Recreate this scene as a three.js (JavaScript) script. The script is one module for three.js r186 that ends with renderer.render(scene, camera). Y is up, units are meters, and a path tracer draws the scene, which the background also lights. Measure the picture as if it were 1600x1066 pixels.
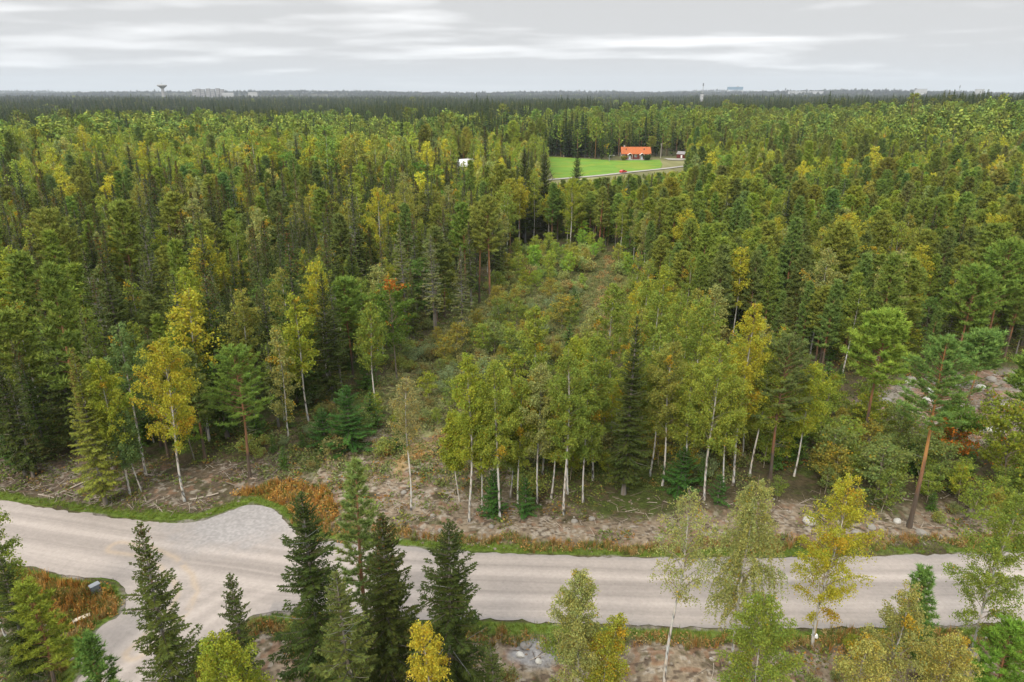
import * as THREE from 'three';
import { mergeGeometries } from 'three/addons/utils/BufferGeometryUtils.js';

// ------------------------------------------------------------ camera, sky, sun, exposure
const scene = new THREE.Scene();
const renderer = new THREE.WebGLRenderer({ antialias: true });
renderer.toneMapping = THREE.LinearToneMapping;
renderer.toneMappingExposure = 2.0;
renderer.shadowMap.enabled = true;
const camera = new THREE.PerspectiveCamera(53.08, 1600 / 1066, 0.5, 40000);
camera.position.set(0, 40, 0);
camera.rotation.set(-19.9 * Math.PI / 180, 0, 0);

function mulberry(a) {
  return () => { a |= 0; a = (a + 0x6d2b79f5) | 0; let t = Math.imul(a ^ (a >>> 15), 1 | a); t = (t + Math.imul(t ^ (t >>> 7), 61 | t)) ^ t; return ((t ^ (t >>> 14)) >>> 0) / 4294967296; };
}
const lerp = (a, b, t) => a + (b - a) * t, clamp = (x, a = 0, b = 1) => (x < a ? a : x > b ? b : x);
const smooth = (a, b, x) => { const t = clamp((x - a) / (b - a)); return t * t * (3 - 2 * t); };
const TABLE = new Float32Array(65536);
{ const r = mulberry(77); for (let i = 0; i < 65536; i++) TABLE[i] = r(); }
function vn(x, y) {                                   // value noise, 0 to 1
  const xi = Math.floor(x), yi = Math.floor(y);
  let fx = x - xi, fy = y - yi; fx = fx * fx * (3 - 2 * fx); fy = fy * fy * (3 - 2 * fy);
  const a = xi & 255, b = (xi + 1) & 255, c = (yi & 255) << 8, d = ((yi + 1) & 255) << 8;
  const p = TABLE[c | a], q = TABLE[c | b], s = TABLE[d | a], t = TABLE[d | b];
  return p + (q - p) * fx + (s + (t - s) * fx - p - (q - p) * fx) * fy;
}
function fbm(x, y, n = 4) { let s = 0, a = 0.5, w = 0; for (let i = 0; i < n; i++) { s += a * vn(x, y); w += a; a *= 0.5; x = x * 2.03 + 17.3; y = y * 2.03 + 9.1; } return s / w; }

{ // overcast sky: a layer of stratus seen in perspective, brighter towards the zenith as overcast skies are
  const W = 2048, Hh = 2048, d = new Float32Array(W * Hh * 4);
  for (let j = 0; j < Hh; j++) {
    const el = ((j + 0.5) / Hh - 0.5) * Math.PI, s = Math.sin(el), c = Math.cos(el);
    for (let i = 0; i < W; i++) {
      const k = (j * W + i) * 4;
      let L, r = 1, g = 1, b = 1;
      if (el < -0.03) { L = 0.5; } else {
        const az = ((i + 0.5) / W) * 2 * Math.PI - Math.PI, dx = Math.cos(az) * c, dz = Math.sin(az) * c;
        const t = 1 / (Math.max(s, 0) + 0.045), x = dx * t, z = dz * t;
        const wx = x * 0.2 + 1.9 * fbm(x * 0.14 + 3, z * 0.14, 3), wz = z * 0.3 + 2.2 * fbm(x * 0.14, z * 0.16 + 7, 3);
        const n = fbm(wx + 11.3, wz + 5.6, 5), m = fbm(x * 1.1 + 31, z * 1.3 + 5, 5);
        let v = smooth(0.32, 0.7, 0.74 * n + 0.26 * m);
        const near = smooth(0.0, 0.035, s);                // thin clear air low over the horizon
        v = lerp(0.5, v, near);
        L = lerp(0.19, 0.55, v) * (1 + 2.3 * Math.max(s, 0));
        r = lerp(0.97, 1.0, near); g = lerp(0.99, 1.0, near); b = lerp(1.0, 1.0, near);
      }
      d[k] = L * r; d[k + 1] = L * g; d[k + 2] = L * b; d[k + 3] = 1;
    }
  }
  const t = new THREE.DataTexture(d, W, Hh, THREE.RGBAFormat, THREE.FloatType);
  t.mapping = THREE.EquirectangularReflectionMapping; t.magFilter = THREE.LinearFilter; t.needsUpdate = true;
  scene.background = t; scene.environment = t;
}
const sun = new THREE.DirectionalLight(0xfff4e4, 1.5);
sun.position.set(-60, 130, 40); sun.target.position.set(0, 0, -90);
sun.castShadow = true; sun.shadow.radius = 40;
Object.assign(sun.shadow.camera, { left: -200, right: 200, top: 200, bottom: -200, near: 1, far: 600 });
scene.add(sun, sun.target);
scene.fog = new THREE.FogExp2(0xd6e1ec, 0.00006);

// ------------------------------------------------------------ helpers
const taken = new Map();
function numbered(name) { const n = taken.get(name) ?? 0; taken.set(name, n + 1); return n ? name + '_' + String(n).padStart(3, '0') : name; }
function tag(o, label, category, group, kind) {
  if (label) o.userData.label = label;
  if (category) o.userData.category = category;
  if (group) o.userData.group = group;
  if (kind) o.userData.kind = kind;
  return o;
}
function add(o, name) { o.name = numbered(name); o.traverse((m) => { if (m.isMesh) { m.castShadow = true; m.receiveShadow = true; } }); scene.add(o); return o; }
function part(name, geometry, material, parent) { const m = new THREE.Mesh(geometry, material); m.name = name; m.castShadow = m.receiveShadow = true; parent.add(m); return m; }
const paint = (r, g, b, o = {}) => { const m = new THREE.MeshPhysicalMaterial({ roughness: 0.85, specularIntensity: 0.5, ...o }); m.color.setRGB(r, g, b); return m; };
function inPoly(p, x, z) { let c = false; for (let i = 0, j = p.length - 1; i < p.length; j = i++) { const a = p[i], b = p[j]; if ((a[1] > z) !== (b[1] > z) && x < (b[0] - a[0]) * (z - a[1]) / (b[1] - a[1]) + a[0]) c = !c; } return c; }
function dLine(p, x, z, closed) { let m = 1e9; for (let i = closed ? 0 : 1, j = closed ? p.length - 1 : 0; i < p.length; j = i++) { const ax = p[j][0], az = p[j][1], bx = p[i][0] - ax, bz = p[i][1] - az; const t = clamp(((x - ax) * bx + (z - az) * bz) / (bx * bx + bz * bz + 1e-9)); const ex = x - ax - bx * t, ez = z - az - bz * t; m = Math.min(m, ex * ex + ez * ez); } return Math.sqrt(m); }

// growing mesh of small faces with a colour each
class Faces {
  constructor() { this.p = []; this.c = []; this.i = []; }
  v(x, y, z, c) { this.p.push(x, y, z); this.c.push(c[0], c[1], c[2]); return this.p.length / 3 - 1; }
  // lozenge from a along (ux,uy,uz)*L, widest in the middle
  blade(x, y, z, ux, uy, uz, L, vx, vy, vz, W, c) {
    const h = L * 0.45, w = W * 0.5, b = this.p.length / 3;
    this.v(x, y, z, c); this.v(x + ux * h + vx * w, y + uy * h + vy * w, z + uz * h + vz * w, c);
    this.v(x + ux * L, y + uy * L, z + uz * L, c); this.v(x + ux * h - vx * w, y + uy * h - vy * w, z + uz * h - vz * w, c);
    this.i.push(b, b + 1, b + 2, b, b + 2, b + 3);
  }
  needle(x, y, z, ux, uy, uz, L, vx, vy, vz, W, c) {  // a single pointed face
    const b = this.p.length / 3, w = W * 0.5;
    this.v(x + vx * w, y + vy * w, z + vz * w, c); this.v(x - vx * w, y - vy * w, z - vz * w, c); this.v(x + ux * L, y + uy * L, z + uz * L, c);
    this.i.push(b, b + 1, b + 2);
  }
  tube(pts, n, colour) {                              // pts: [x, y, z, radius]
    const b = this.p.length / 3;
    pts.forEach((q, k) => {
      const o = pts[Math.min(k + 1, pts.length - 1)], i = pts[Math.max(k - 1, 0)];
      let dx = o[0] - i[0], dy = o[1] - i[1], dz = o[2] - i[2]; const l = Math.hypot(dx, dy, dz) || 1; dx /= l; dy /= l; dz /= l;
      let ax, ay, az; if (Math.abs(dy) > 0.8) { ax = 1; ay = 0; az = 0; } else { ax = 0; ay = 1; az = 0; }
      let sx = ay * dz - az * dy, sy = az * dx - ax * dz, sz = ax * dy - ay * dx; const sl = Math.hypot(sx, sy, sz); sx /= sl; sy /= sl; sz /= sl;
      const tx = dy * sz - dz * sy, ty = dz * sx - dx * sz, tz = dx * sy - dy * sx;
      for (let a = 0; a < n; a++) { const th = a / n * 2 * Math.PI, cs = Math.cos(th) * q[3], sn = Math.sin(th) * q[3]; this.v(q[0] + sx * cs + tx * sn, q[1] + sy * cs + ty * sn, q[2] + sz * cs + tz * sn, colour(k, a)); }
    });
    for (let k = 0; k < pts.length - 1; k++) for (let a = 0; a < n; a++) { const e = (a + 1) % n, q = b + k * n; this.i.push(q + a, q + n + a, q + e, q + e, q + n + a, q + n + e); }
  }
  geometry() {
    const g = new THREE.BufferGeometry();
    g.setAttribute('position', new THREE.Float32BufferAttribute(this.p, 3)); g.setAttribute('color', new THREE.Float32BufferAttribute(this.c, 3)); g.setIndex(this.i);
    return g;
  }
}
function unit(r) { const z = 2 * r() - 1, a = 2 * Math.PI * r(), s = Math.sqrt(1 - z * z); return [s * Math.cos(a), z, s * Math.sin(a)]; }
function across(u, r) { const w = unit(r); let x = u[1] * w[2] - u[2] * w[1], y = u[2] * w[0] - u[0] * w[2], z = u[0] * w[1] - u[1] * w[0]; const l = Math.hypot(x, y, z) || 1; return [x / l, y / l, z / l]; }
const tint = (c, r, k = 0.35) => { const f = 1 - k + 2 * k * r(), h = (r() - 0.5) * 0.25; return [c[0] * f * (1 + h), c[1] * f, c[2] * f * (1 - h)]; };

// ------------------------------------------------------------ the lie of the land
const ROAD_FAR = [[-150, -78], [-110, -72], [-74.7, -66.2], [-53.5, -61.4], [-43.4, -59.1], [-36.9, -57.8], [-31.2, -57.8], [-28.5, -59.8], [-26.9, -60.9], [-24.2, -59.6], [-22.5, -57.8], [-20.2, -55.2], [-10.8, -53.7], [-4.2, -53.0], [3.5, -52.4], [11.7, -52.1], [23.5, -52.1], [35.4, -52.4], [47.4, -52.7], [65.6, -53.2], [140, -56]];
const ROAD_NEAR = [[140, -46], [56.5, -43.8], [41.1, -43.8], [30.6, -43.5], [20.3, -43.2], [10.2, -43.5], [2.6, -44.0], [-3.1, -44.3], [-8.3, -44.2], [-16.8, -45.2], [-20.7, -44.9], [-23.0, -41.6], [-24.0, -39.0], [-24.6, -37.0], [-27.4, -34.8], [-28.6, -31], [-31, -25], [-36, -12]];
const ROAD_WEST = [[-42, -12], [-36, -25], [-33, -31], [-31.8, -35], [-31.4, -38.4], [-32.6, -41], [-33.0, -42.4], [-31.9, -44.9], [-32.5, -46.8], [-33.9, -48.4], [-40.4, -50.0], [-46.4, -51.4], [-62.6, -53.2], [-112, -61], [-152, -66]];
function ragged(pts) {
  const out = [], r = mulberry(5), curve = new THREE.CatmullRomCurve3(pts.map((p) => new THREE.Vector3(p[0], 0, p[1])), true, 'centripetal');
  const n = Math.round(curve.getLength() / 0.45);
  for (let k = 0; k < n; k++) { const q = curve.getPointAt(k / n); out.push([q.x + (fbm(q.x * 1.1, q.z * 1.1, 3) - 0.5) * 0.7 + (r() - 0.5) * 0.12, q.z + (fbm(q.z * 1.1 + 40, q.x * 1.1, 3) - 0.5) * 0.7 + (r() - 0.5) * 0.12]); }
  return out;
}
const ROAD_ROUGH = [...ROAD_FAR, ...ROAD_NEAR, ...ROAD_WEST], ROAD = ragged(ROAD_ROUGH);
const CLEARING = [[-18.5, -81], [-20, -93.2], [-17.1, -106.7], [-12.8, -117.7], [-4.0, -138.6], [0.0, -179.2], [9.0, -189.0], [28.2, -179.2], [28.8, -144.7], [20, -112], [12, -98], [5, -84], [-4, -76], [-12, -76]];
const WEST_STAND = [[-400, -82], [-94, -74.4], [-72.4, -72.0], [-57.6, -67.8], [-47.1, -66.3], [-36.6, -69.6], [-31.9, -74], [-26.7, -80], [-21.2, -87.8], [-19.0, -94], [-17.1, -106.7], [-12.8, -117.7], [-4.0, -140], [0.0, -180], [9.0, -191], [9, -230], [-400, -230]];
const EAST_STAND = [[9, -191], [28.2, -181], [28.8, -144.7], [29.9, -108], [35.8, -99.5], [41.7, -102], [48.5, -91], [57.3, -96], [80.0, -101], [113.2, -104], [400, -110], [400, -230], [9, -230]];
const BIRCH_STAND = [[6.2, -83], [14.7, -96.9], [26.8, -130.4], [30.5, -99], [35.0, -82], [29.2, -71], [14.8, -69.7], [6.2, -74]];
const THICKET = [[28.5, -72], [33.6, -84], [43.1, -88], [47.0, -76], [51.4, -72.2], [58.9, -70], [90, -66], [120, -62], [120, -57.5], [68.5, -57.2], [50.0, -57], [43.5, -57], [36.9, -58.8], [32.7, -61.8], [28.1, -64.6]];
const ROCKY = [[46, -86], [53, -92], [60, -95], [80, -98], [95, -92], [85, -76], [62.6, -72.4], [54, -74], [50, -79]];
const DRY_PATH = [[26, -176], [20, -150], [18.4, -134.9], [13.9, -102.3], [6.3, -87.5], [-6, -78], [-13, -69]];
const RED_GRASS = [[-30, -62.6], [-25, -65.6], [-20, -64.2], [-17.6, -59.4], [-18.2, -56.2], [-20.7, -57.2], [-22.8, -60], [-26.9, -62.2]];
const CORNER = [[-60, -52], [-46.1, -50.6], [-40.2, -49.2], [-33.9, -47.6], [-33, -46.4], [-33, -44.5], [-35, -43.1], [-40, -44.5], [-60, -45]];
const MEADOW = [[20, -480], [45, -462], [65, -447], [95, -452], [90, -420], [84, -397], [66, -383], [43, -362.5], [21, -348]];
const LANE = [[-10, -330], [10, -338], [22, -346], [43, -360], [66, -380], [90, -400], [112, -425], [118, -448], [100, -462]];
function height(x, z) {
  const d = Math.hypot(x, z);
  let h = 0;
  if (d > 170) {
    h += 9 * smooth(120, 420, x - 0.06 * d) * smooth(170, 600, d) * (1 - 0.55 * smooth(1000, 2200, d));
    h += (fbm(x / 420 + 5, z / 420 + 2, 3) - 0.5) * 22 * smooth(520, 1100, d);
    h += (fbm(x / 2600 + 9, z / 2600 + 4, 4) - 0.41) * 170 * smooth(2200, 8000, d);
  } else if (d < 110 && !inPoly(ROAD_ROUGH, x, z)) {
    const k = smooth(0.2, 3, dLine(ROAD_ROUGH, x, z, true)) * (1 - smooth(90, 110, d));
    h += k * ((fbm(x * 0.16, z * 0.16, 3) - 0.5) * 1.1 + (fbm(x * 0.7 + 9, z * 0.7, 2) - 0.5) * 0.3);
  }
  return h;
}

// what the ground is made of: sand, litter, moss, dry grass, lichened rock
function soil(x, z, out) {
  const n1 = fbm(x * 0.13 + 3, z * 0.13, 4), n2 = fbm(x * 0.55, z * 0.55 + 8, 4), n3 = vn(x * 3.1, z * 3.1), n4 = vn(x * 8.3 + 5, z * 8.3), n5 = fbm(x * 1.7 + 2, z * 1.7, 3);
  let r = lerp(0.055, 0.1, n2), g = lerp(0.05, 0.078, n2), b = lerp(0.026, 0.045, n2);
  const moss = smooth(0.45, 0.62, n1 * 0.6 + n5 * 0.4); r = lerp(r, 0.06, moss); g = lerp(g, 0.078, moss); b = lerp(b, 0.02, moss);
  const grain = 0.55 + 0.5 * n3 + 0.4 * n4;
  r *= grain; g *= grain; b *= grain;
  const put = (k, R, G, B) => { r = lerp(r, R, k); g = lerp(g, G, k); b = lerp(b, B, k); };
  const near = z > -80;
  if (near) {
    const road = dLine(ROAD_ROUGH, x, z, true);
    // dug sand and stones on the bank across the road, and on the slope below it
    let bank = z < -52 ? smooth(1.2, 2.6, road) * (1 - smooth(x > -6 ? 5.2 : 7, x > -6 ? 8.5 : 12, road + (n1 - 0.5) * 8)) * (x > -22 || x < -26 ? 1 : 0.4) : smooth(1.2, 2.4, road);
    if (x < -24) bank *= z < -52 ? 0.85 : 0.35;
    if (z < -52 && x > -22 && x < 0) bank = Math.max(bank, (1 - smooth(-74, -80, z) * 1) * smooth(0.3, 0.6, n1 + 0.15) * smooth(1, 2, road));
    const open = smooth(0.36, 0.52, 0.55 * n2 + 0.3 * n5 + 0.15 * n1 + 0.04);
    const s = 0.6 + 0.5 * n3 + 0.3 * n4;
    if (x < -24) put(bank * open * 0.85, 0.13 * s, 0.1 * s, 0.075 * s); else put(bank * open * 0.95, 0.235 * s, 0.188 * s, 0.135 * s);
    put(bank * smooth(0.56, 0.64, n5 * 0.7 + n3 * 0.3) * 0.8, 0.32 * (0.75 + 0.4 * n4), 0.285 * (0.75 + 0.4 * n4), 0.235 * (0.75 + 0.4 * n4)); put(bank * smooth(0.7, 0.8, vn(x * 2.6 + 11, z * 4.1)) * 0.8, 0.075, 0.055, 0.04);
    put(bank * smooth(0.68, 0.8, vn(x * 1.9 + 70, z * 1.9)) * 0.7, 0.2 * s, 0.12 * s, 0.075 * s);
    // green roadside grass
    const grass = smooth(0.0, 0.35, road) * (1 - smooth(1.0, 1.9, road + (n2 - 0.5) * 1.4));
    put(grass * 0.9 * smooth(0.3, 0.42, n1 * 0.5 + n2 * 0.5 + (x < -24 ? 0.1 : 0)), 0.1 * grain, 0.145 * grain, 0.024 * grain);
    put((1 - smooth(0.15, 0.5, road)) * smooth(0.5, 0.75, n2), 0.2 * grain, 0.18 * grain, 0.16 * grain);
    if (inPoly(RED_GRASS, x, z) || inPoly(CORNER, x, z)) put(0.8, 0.16 * grain, 0.08 * grain, 0.02 * grain);
    const pud = Math.hypot(x - 1.9, (z + 40.9) * 1.3); put(1 - smooth(1.4, 2.6, pud + (n2 - 0.5) * 2), 0.23 * grain, 0.225 * grain, 0.225 * grain);
  }
  const path = dLine(DRY_PATH, x, z), dry = (1 - smooth(0.2, 3.2, path + (n1 - 0.5) * 12)) * smooth(0.4, 0.6, n2) * smooth(0.47, 0.56, fbm(x / 8 + 2, z / 8, 2));
  put(dry * 0.85, 0.27 * grain, 0.185 * grain, 0.075 * grain);
  if (inPoly(CLEARING, x, z)) put(0.75 * smooth(0.35, 0.55, n5), 0.165 * grain, 0.175 * grain, 0.065 * grain);
  const rocky = dLine(ROCKY, x, z, true) * (inPoly(ROCKY, x, z) ? 1 : -1), rk = smooth(-1.5, 1.5, rocky + (n1 - 0.5) * 6);
  put(rk * smooth(0.42, 0.5, n2 * 0.6 + n5 * 0.4), 0.22 * grain, 0.145 * grain, 0.105 * grain);
  put(rk * smooth(0.5, 0.58, fbm(x * 0.5 + 20, z * 0.8, 4)), 0.22 * (0.7 + 0.5 * n3), 0.2 * (0.7 + 0.5 * n3), 0.165 * (0.7 + 0.5 * n3));
  out[0] = clamp(r); out[1] = clamp(g); out[2] = clamp(b);
}
const toS = (c) => 255 * (c <= 0.0031308 ? c * 12.92 : 1.055 * Math.pow(c, 1 / 2.4) - 0.055);
const S8 = new Uint8Array(4097); for (let i = 0; i < 4097; i++) S8[i] = toS(i / 4096);
function bake(w, h, f) {
  const d = new Uint8Array(w * h * 4), o = [0, 0, 0];
  for (let j = 0, k = 0; j < h; j++) for (let i = 0; i < w; i++, k += 4) { f((i + 0.5) / w, (j + 0.5) / h, o); d[k] = S8[(o[0] * 4096) | 0]; d[k + 1] = S8[(o[1] * 4096) | 0]; d[k + 2] = S8[(o[2] * 4096) | 0]; d[k + 3] = 255; }
  const t = new THREE.DataTexture(d, w, h); t.colorSpace = THREE.SRGBColorSpace; t.magFilter = THREE.LinearFilter; t.wrapS = t.wrapT = THREE.RepeatWrapping; t.needsUpdate = true; return t;
}
{ // ground: one sheet to the horizon, fine cells close by
  const lines = (fine0, fine1, step, lo, hi) => { const a = []; for (let v = fine0; v <= fine1 + 1e-6; v += step) a.push(v); let s = step * 1.5, v = fine1; while (v < hi) { v += s; s *= 1.22; a.push(Math.min(v, hi)); } v = fine0; s = step * 1.5; while (v > lo) { v -= s; s *= 1.22; a.unshift(Math.max(v, lo)); } return a; };
  const xs = lines(-102.4, 102.4, 0.8, -15000, 15000), zs = lines(-204.8, 0, 0.8, -17000, 800);
  const p = [], uv = [], col = [], near = [], far = [];
  for (const z of zs) for (const x of xs) {
    p.push(x, height(x, z), z); uv.push((x + 102.4) / 204.8, (z + 204.8) / 204.8);
    const k = 0.5 + fbm(x / 9, z / 9, 3); const dry = z < -300 && z > -482 && x > 0 && x < 132 ? 3 : 1; col.push(0.055 * k * dry * 1.15, 0.062 * k * dry, 0.028 * k * dry);
  }
  const n = xs.length;
  for (let j = 0; j + 1 < zs.length; j++) for (let i = 0; i + 1 < n; i++) {
    const a = j * n + i, inside = xs[i] > -102.5 && xs[i + 1] < 102.5 && zs[j] > -204.9 && zs[j + 1] < 0.1;
    (inside ? near : far).push(a, a + n, a + 1, a + 1, a + n, a + n + 1);
  }
  const g = new THREE.BufferGeometry();
  g.setAttribute('position', new THREE.Float32BufferAttribute(p, 3)); g.setAttribute('uv', new THREE.Float32BufferAttribute(uv, 2)); g.setAttribute('color', new THREE.Float32BufferAttribute(col, 3));
  g.setIndex([...near, ...far].length > 0 ? near.concat(far) : []); g.addGroup(0, near.length, 0); g.addGroup(near.length, far.length, 1); g.computeVertexNormals();
  const map = bake(2048, 2048, (u, v, o) => soil(u * 204.8 - 102.4, v * 204.8 - 204.8, o));
  const bump = new THREE.DataTexture(new Uint8Array(512 * 512 * 4).map((_, k) => { const i = (k >> 2) % 512, j = (k >> 2) >> 9; return 255 * fbm(i / 6, j / 6, 3); }), 512, 512);
  bump.wrapS = bump.wrapT = THREE.RepeatWrapping; bump.magFilter = THREE.LinearFilter; bump.repeat.set(14, 14); bump.needsUpdate = true;
  const m0 = paint(1, 1, 1, { map, bumpMap: bump, bumpScale: 0.12, roughness: 1, specularIntensity: 0.2 }), m1 = paint(1, 1, 1, { vertexColors: true, roughness: 1, specularIntensity: 0.2 });
  tag(add(new THREE.Mesh(g, [m0, m1]), 'ground'), 'forest floor with moss, litter, dug sand and dry grass', null, null, 'structure');
}
{ // gravel road with its junction
  const X0 = -110, X1 = 90, Z0 = -75, Z1 = -12;
  const axis = [[-150, -72], [-110, -66.5], [-75, -60.5], [-50, -56.4], [-37, -53.5], [-20, -50], [-4, -48.7], [11.7, -47.8], [35, -47.9], [65, -48.5], [140, -51]];
  const side = [[-20, -50.5], [-24, -47.5], [-27, -43.5], [-28.6, -39.5], [-29.6, -35], [-31, -30], [-36, -18]], arc = [[-37, -53.6], [-34.2, -53.0], [-31.3, -51.5], [-28.8, -49.2], [-27.6, -47.2], [-27.4, -45.2], [-27.9, -43], [-28.6, -40.8]];
  const cz = (x) => { for (let i = 1; i < axis.length; i++) if (x <= axis[i][0]) { const a = axis[i - 1], b = axis[i]; return lerp(a[1], b[1], (x - a[0]) / (b[0] - a[0])); } return -50; };
  const map = bake(2048, 768, (u, v, o) => {
    const x = lerp(X0, X1, u), z = lerp(Z0, Z1, v), w = z - cz(x) + (fbm(x * 0.05, z * 0.3, 3) - 0.5) * 0.8;
    const long = fbm(x * 0.05 + 2, w * 1.6, 4), fine = vn(x * 5, z * 5), coarse = fbm(x * 0.8, z * 0.8, 4), fleck = vn(x * 9 + 3, z * 9);
    let r = 0.315, g = 0.28, b = 0.254, side_ = dLine(side, x, z) + (coarse - 0.5) * 0.4, onMain = smooth(4.9, 4.2, Math.abs(w));
    const band = (c, h, s) => s * Math.exp(-(((w - c) / h) ** 2)) * onMain;
    let k = band(-1.45, 0.5, 0.2) + band(1.9, 0.55, 0.13) + band(-3.2, 0.6, 0.06) - band(0.75, 0.45, 0.2) * smooth(0.3, 0.6, long) - band(-0.4, 0.6, 0.13) - band(2.9, 0.3, 0.1) * smooth(0.4, 0.6, long) - band(-2.5, 0.35, 0.12);
    k += (long - 0.5) * 0.16 + (coarse - 0.5) * 0.07 + (fbm(x * 0.09 + 7, z * 0.12, 3) - 0.5) * 0.16 + onMain * (fbm(w * 5.2 + 3, x * 0.03, 3) - 0.5) * 0.2;
    if (z > -50) k += 0.1 * Math.cos(side_ * 3.4) * (1 - smooth(2.2, 3.4, side_)) * smooth(-50, -46, z);
    const da = dLine(arc, x, z) + (coarse - 0.5) * 0.25; const trk = Math.exp(-(((da - 0.75) / 0.28) ** 2)) * smooth(0.3, 0.5, coarse + 0.1);
    r += r * k; g += g * k; b += b * k;
    r = lerp(r, 0.37, trk * 0.7); g = lerp(g, 0.3, trk * 0.7); b = lerp(b, 0.225, trk * 0.7);
    const heap = smooth(9, 3.5, Math.hypot(x + 27.2, (z + 58.5) * 1.2) + (coarse - 0.5) * 4);       // loose grey crushed stone at the turn-out
    r = lerp(r, 0.285, heap); g = lerp(g, 0.27, heap); b = lerp(b, 0.262, heap);
    const f = (0.9 + 0.12 * fine + 0.1 * fleck) * (fleck > 0.94 ? 0.8 : 1) * lerp(1, 0.88 + 0.24 * fine, heap);
    const edge = Math.abs(w) > 3.7 && x > -20 ? smooth(3.7, 4.3, Math.abs(w)) * 0.5 : 0;
    r = lerp(r * f, 0.21 * f, edge); g = lerp(g * f, 0.2 * f, edge); b = lerp(b * f, 0.195 * f, edge);
    o[0] = clamp(r, 0, 0.9); o[1] = clamp(g, 0, 0.9); o[2] = clamp(b, 0, 0.9);
  });
  const sh = new THREE.Shape(ROAD.map((p) => new THREE.Vector2(p[0], p[1]))), g = new THREE.ShapeGeometry(sh); g.index.array.reverse(); const p = g.attributes.position, uv = g.attributes.uv;
  for (let i = 0; i < p.count; i++) { const x = p.getX(i), z = p.getY(i); uv.setXY(i, (x - X0) / (X1 - X0), (z - Z0) / (Z1 - Z0)); p.setXYZ(i, x, 0.05, z); }
  const up = new Float32Array(p.count * 3); for (let i = 0; i < p.count; i++) up[i * 3 + 1] = 1; g.setAttribute('normal', new THREE.BufferAttribute(up, 3));
  const bump = new THREE.DataTexture(new Uint8Array(512 * 512 * 4).map((_, k) => { const i = (k >> 2) % 512, j = (k >> 2) >> 9; return 255 * (0.6 * vn(i / 2, j / 2) + 0.4 * vn(i / 9, j / 9)); }), 512, 512);
  bump.wrapS = bump.wrapT = THREE.RepeatWrapping; bump.magFilter = THREE.LinearFilter; bump.repeat.set(20, 6); bump.needsUpdate = true;
  tag(add(new THREE.Mesh(g, paint(1, 1, 1, { map, bumpMap: bump, bumpScale: 0.006, roughness: 0.95, specularIntensity: 0.3 })), 'gravel_road'), 'pale gravel road with tyre tracks and a side road junction', null, null, 'structure');
}

// ------------------------------------------------------------ trees
const needleMat = {}, leafMat = {};
const needles = (r = 1, g = 1, b = 1) => (needleMat[[r, g, b]] ??= paint(r, g, b, { vertexColors: true, roughness: 0.8, specularIntensity: 0.08, side: THREE.DoubleSide, name: 'needles' }));
const leaves = (r = 1, g = 1, b = 1) => (leafMat[[r, g, b]] ??= paint(r, g, b, { vertexColors: true, roughness: 0.8, specularIntensity: 0.1, transmission: 0.4, side: THREE.DoubleSide, name: 'leaves' }));
const barkMat = paint(1, 1, 1, { vertexColors: true, roughness: 0.95, specularIntensity: 0.3, name: 'bark' });
const GREY = [0.17, 0.155, 0.135], BROWN = [0.1, 0.078, 0.06], ORANGE = [0.27, 0.14, 0.07], WHITE = [0.5, 0.48, 0.44];

function stem(T, H, r0, r, o = {}) {                    // trunk; returns its axis as a function of height
  const n = o.n ?? 24, ax = o.sway ?? 0.25, a1 = r() * 6.3, a2 = r() * 6.3, lx = (r() - 0.5) * (o.lean ?? 0.4), lz = (r() - 0.5) * (o.lean ?? 0.4);
  const at = (y) => { const t = y / H; return [lx * t + ax * Math.sin(t * 3.1 + a1) * t * (1.2 - t) * 1.4, lz * t + ax * Math.sin(t * 4.2 + a2) * t * (1.2 - t) * 1.4]; };
  const pts = []; for (let k = 0; k <= n; k++) { const y = H * k / n, [x, z] = at(y); pts.push([x, k ? y : -0.4, z, r0 * (1 - 0.95 * (k / n) ** 1.1) * (1 + 0.5 * Math.exp(-y * 2.2)) + 0.008]); }
  T.tube(pts, o.sides ?? 7, o.colour ?? (() => tint(GREY, r, 0.2)));
  return at;
}
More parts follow.
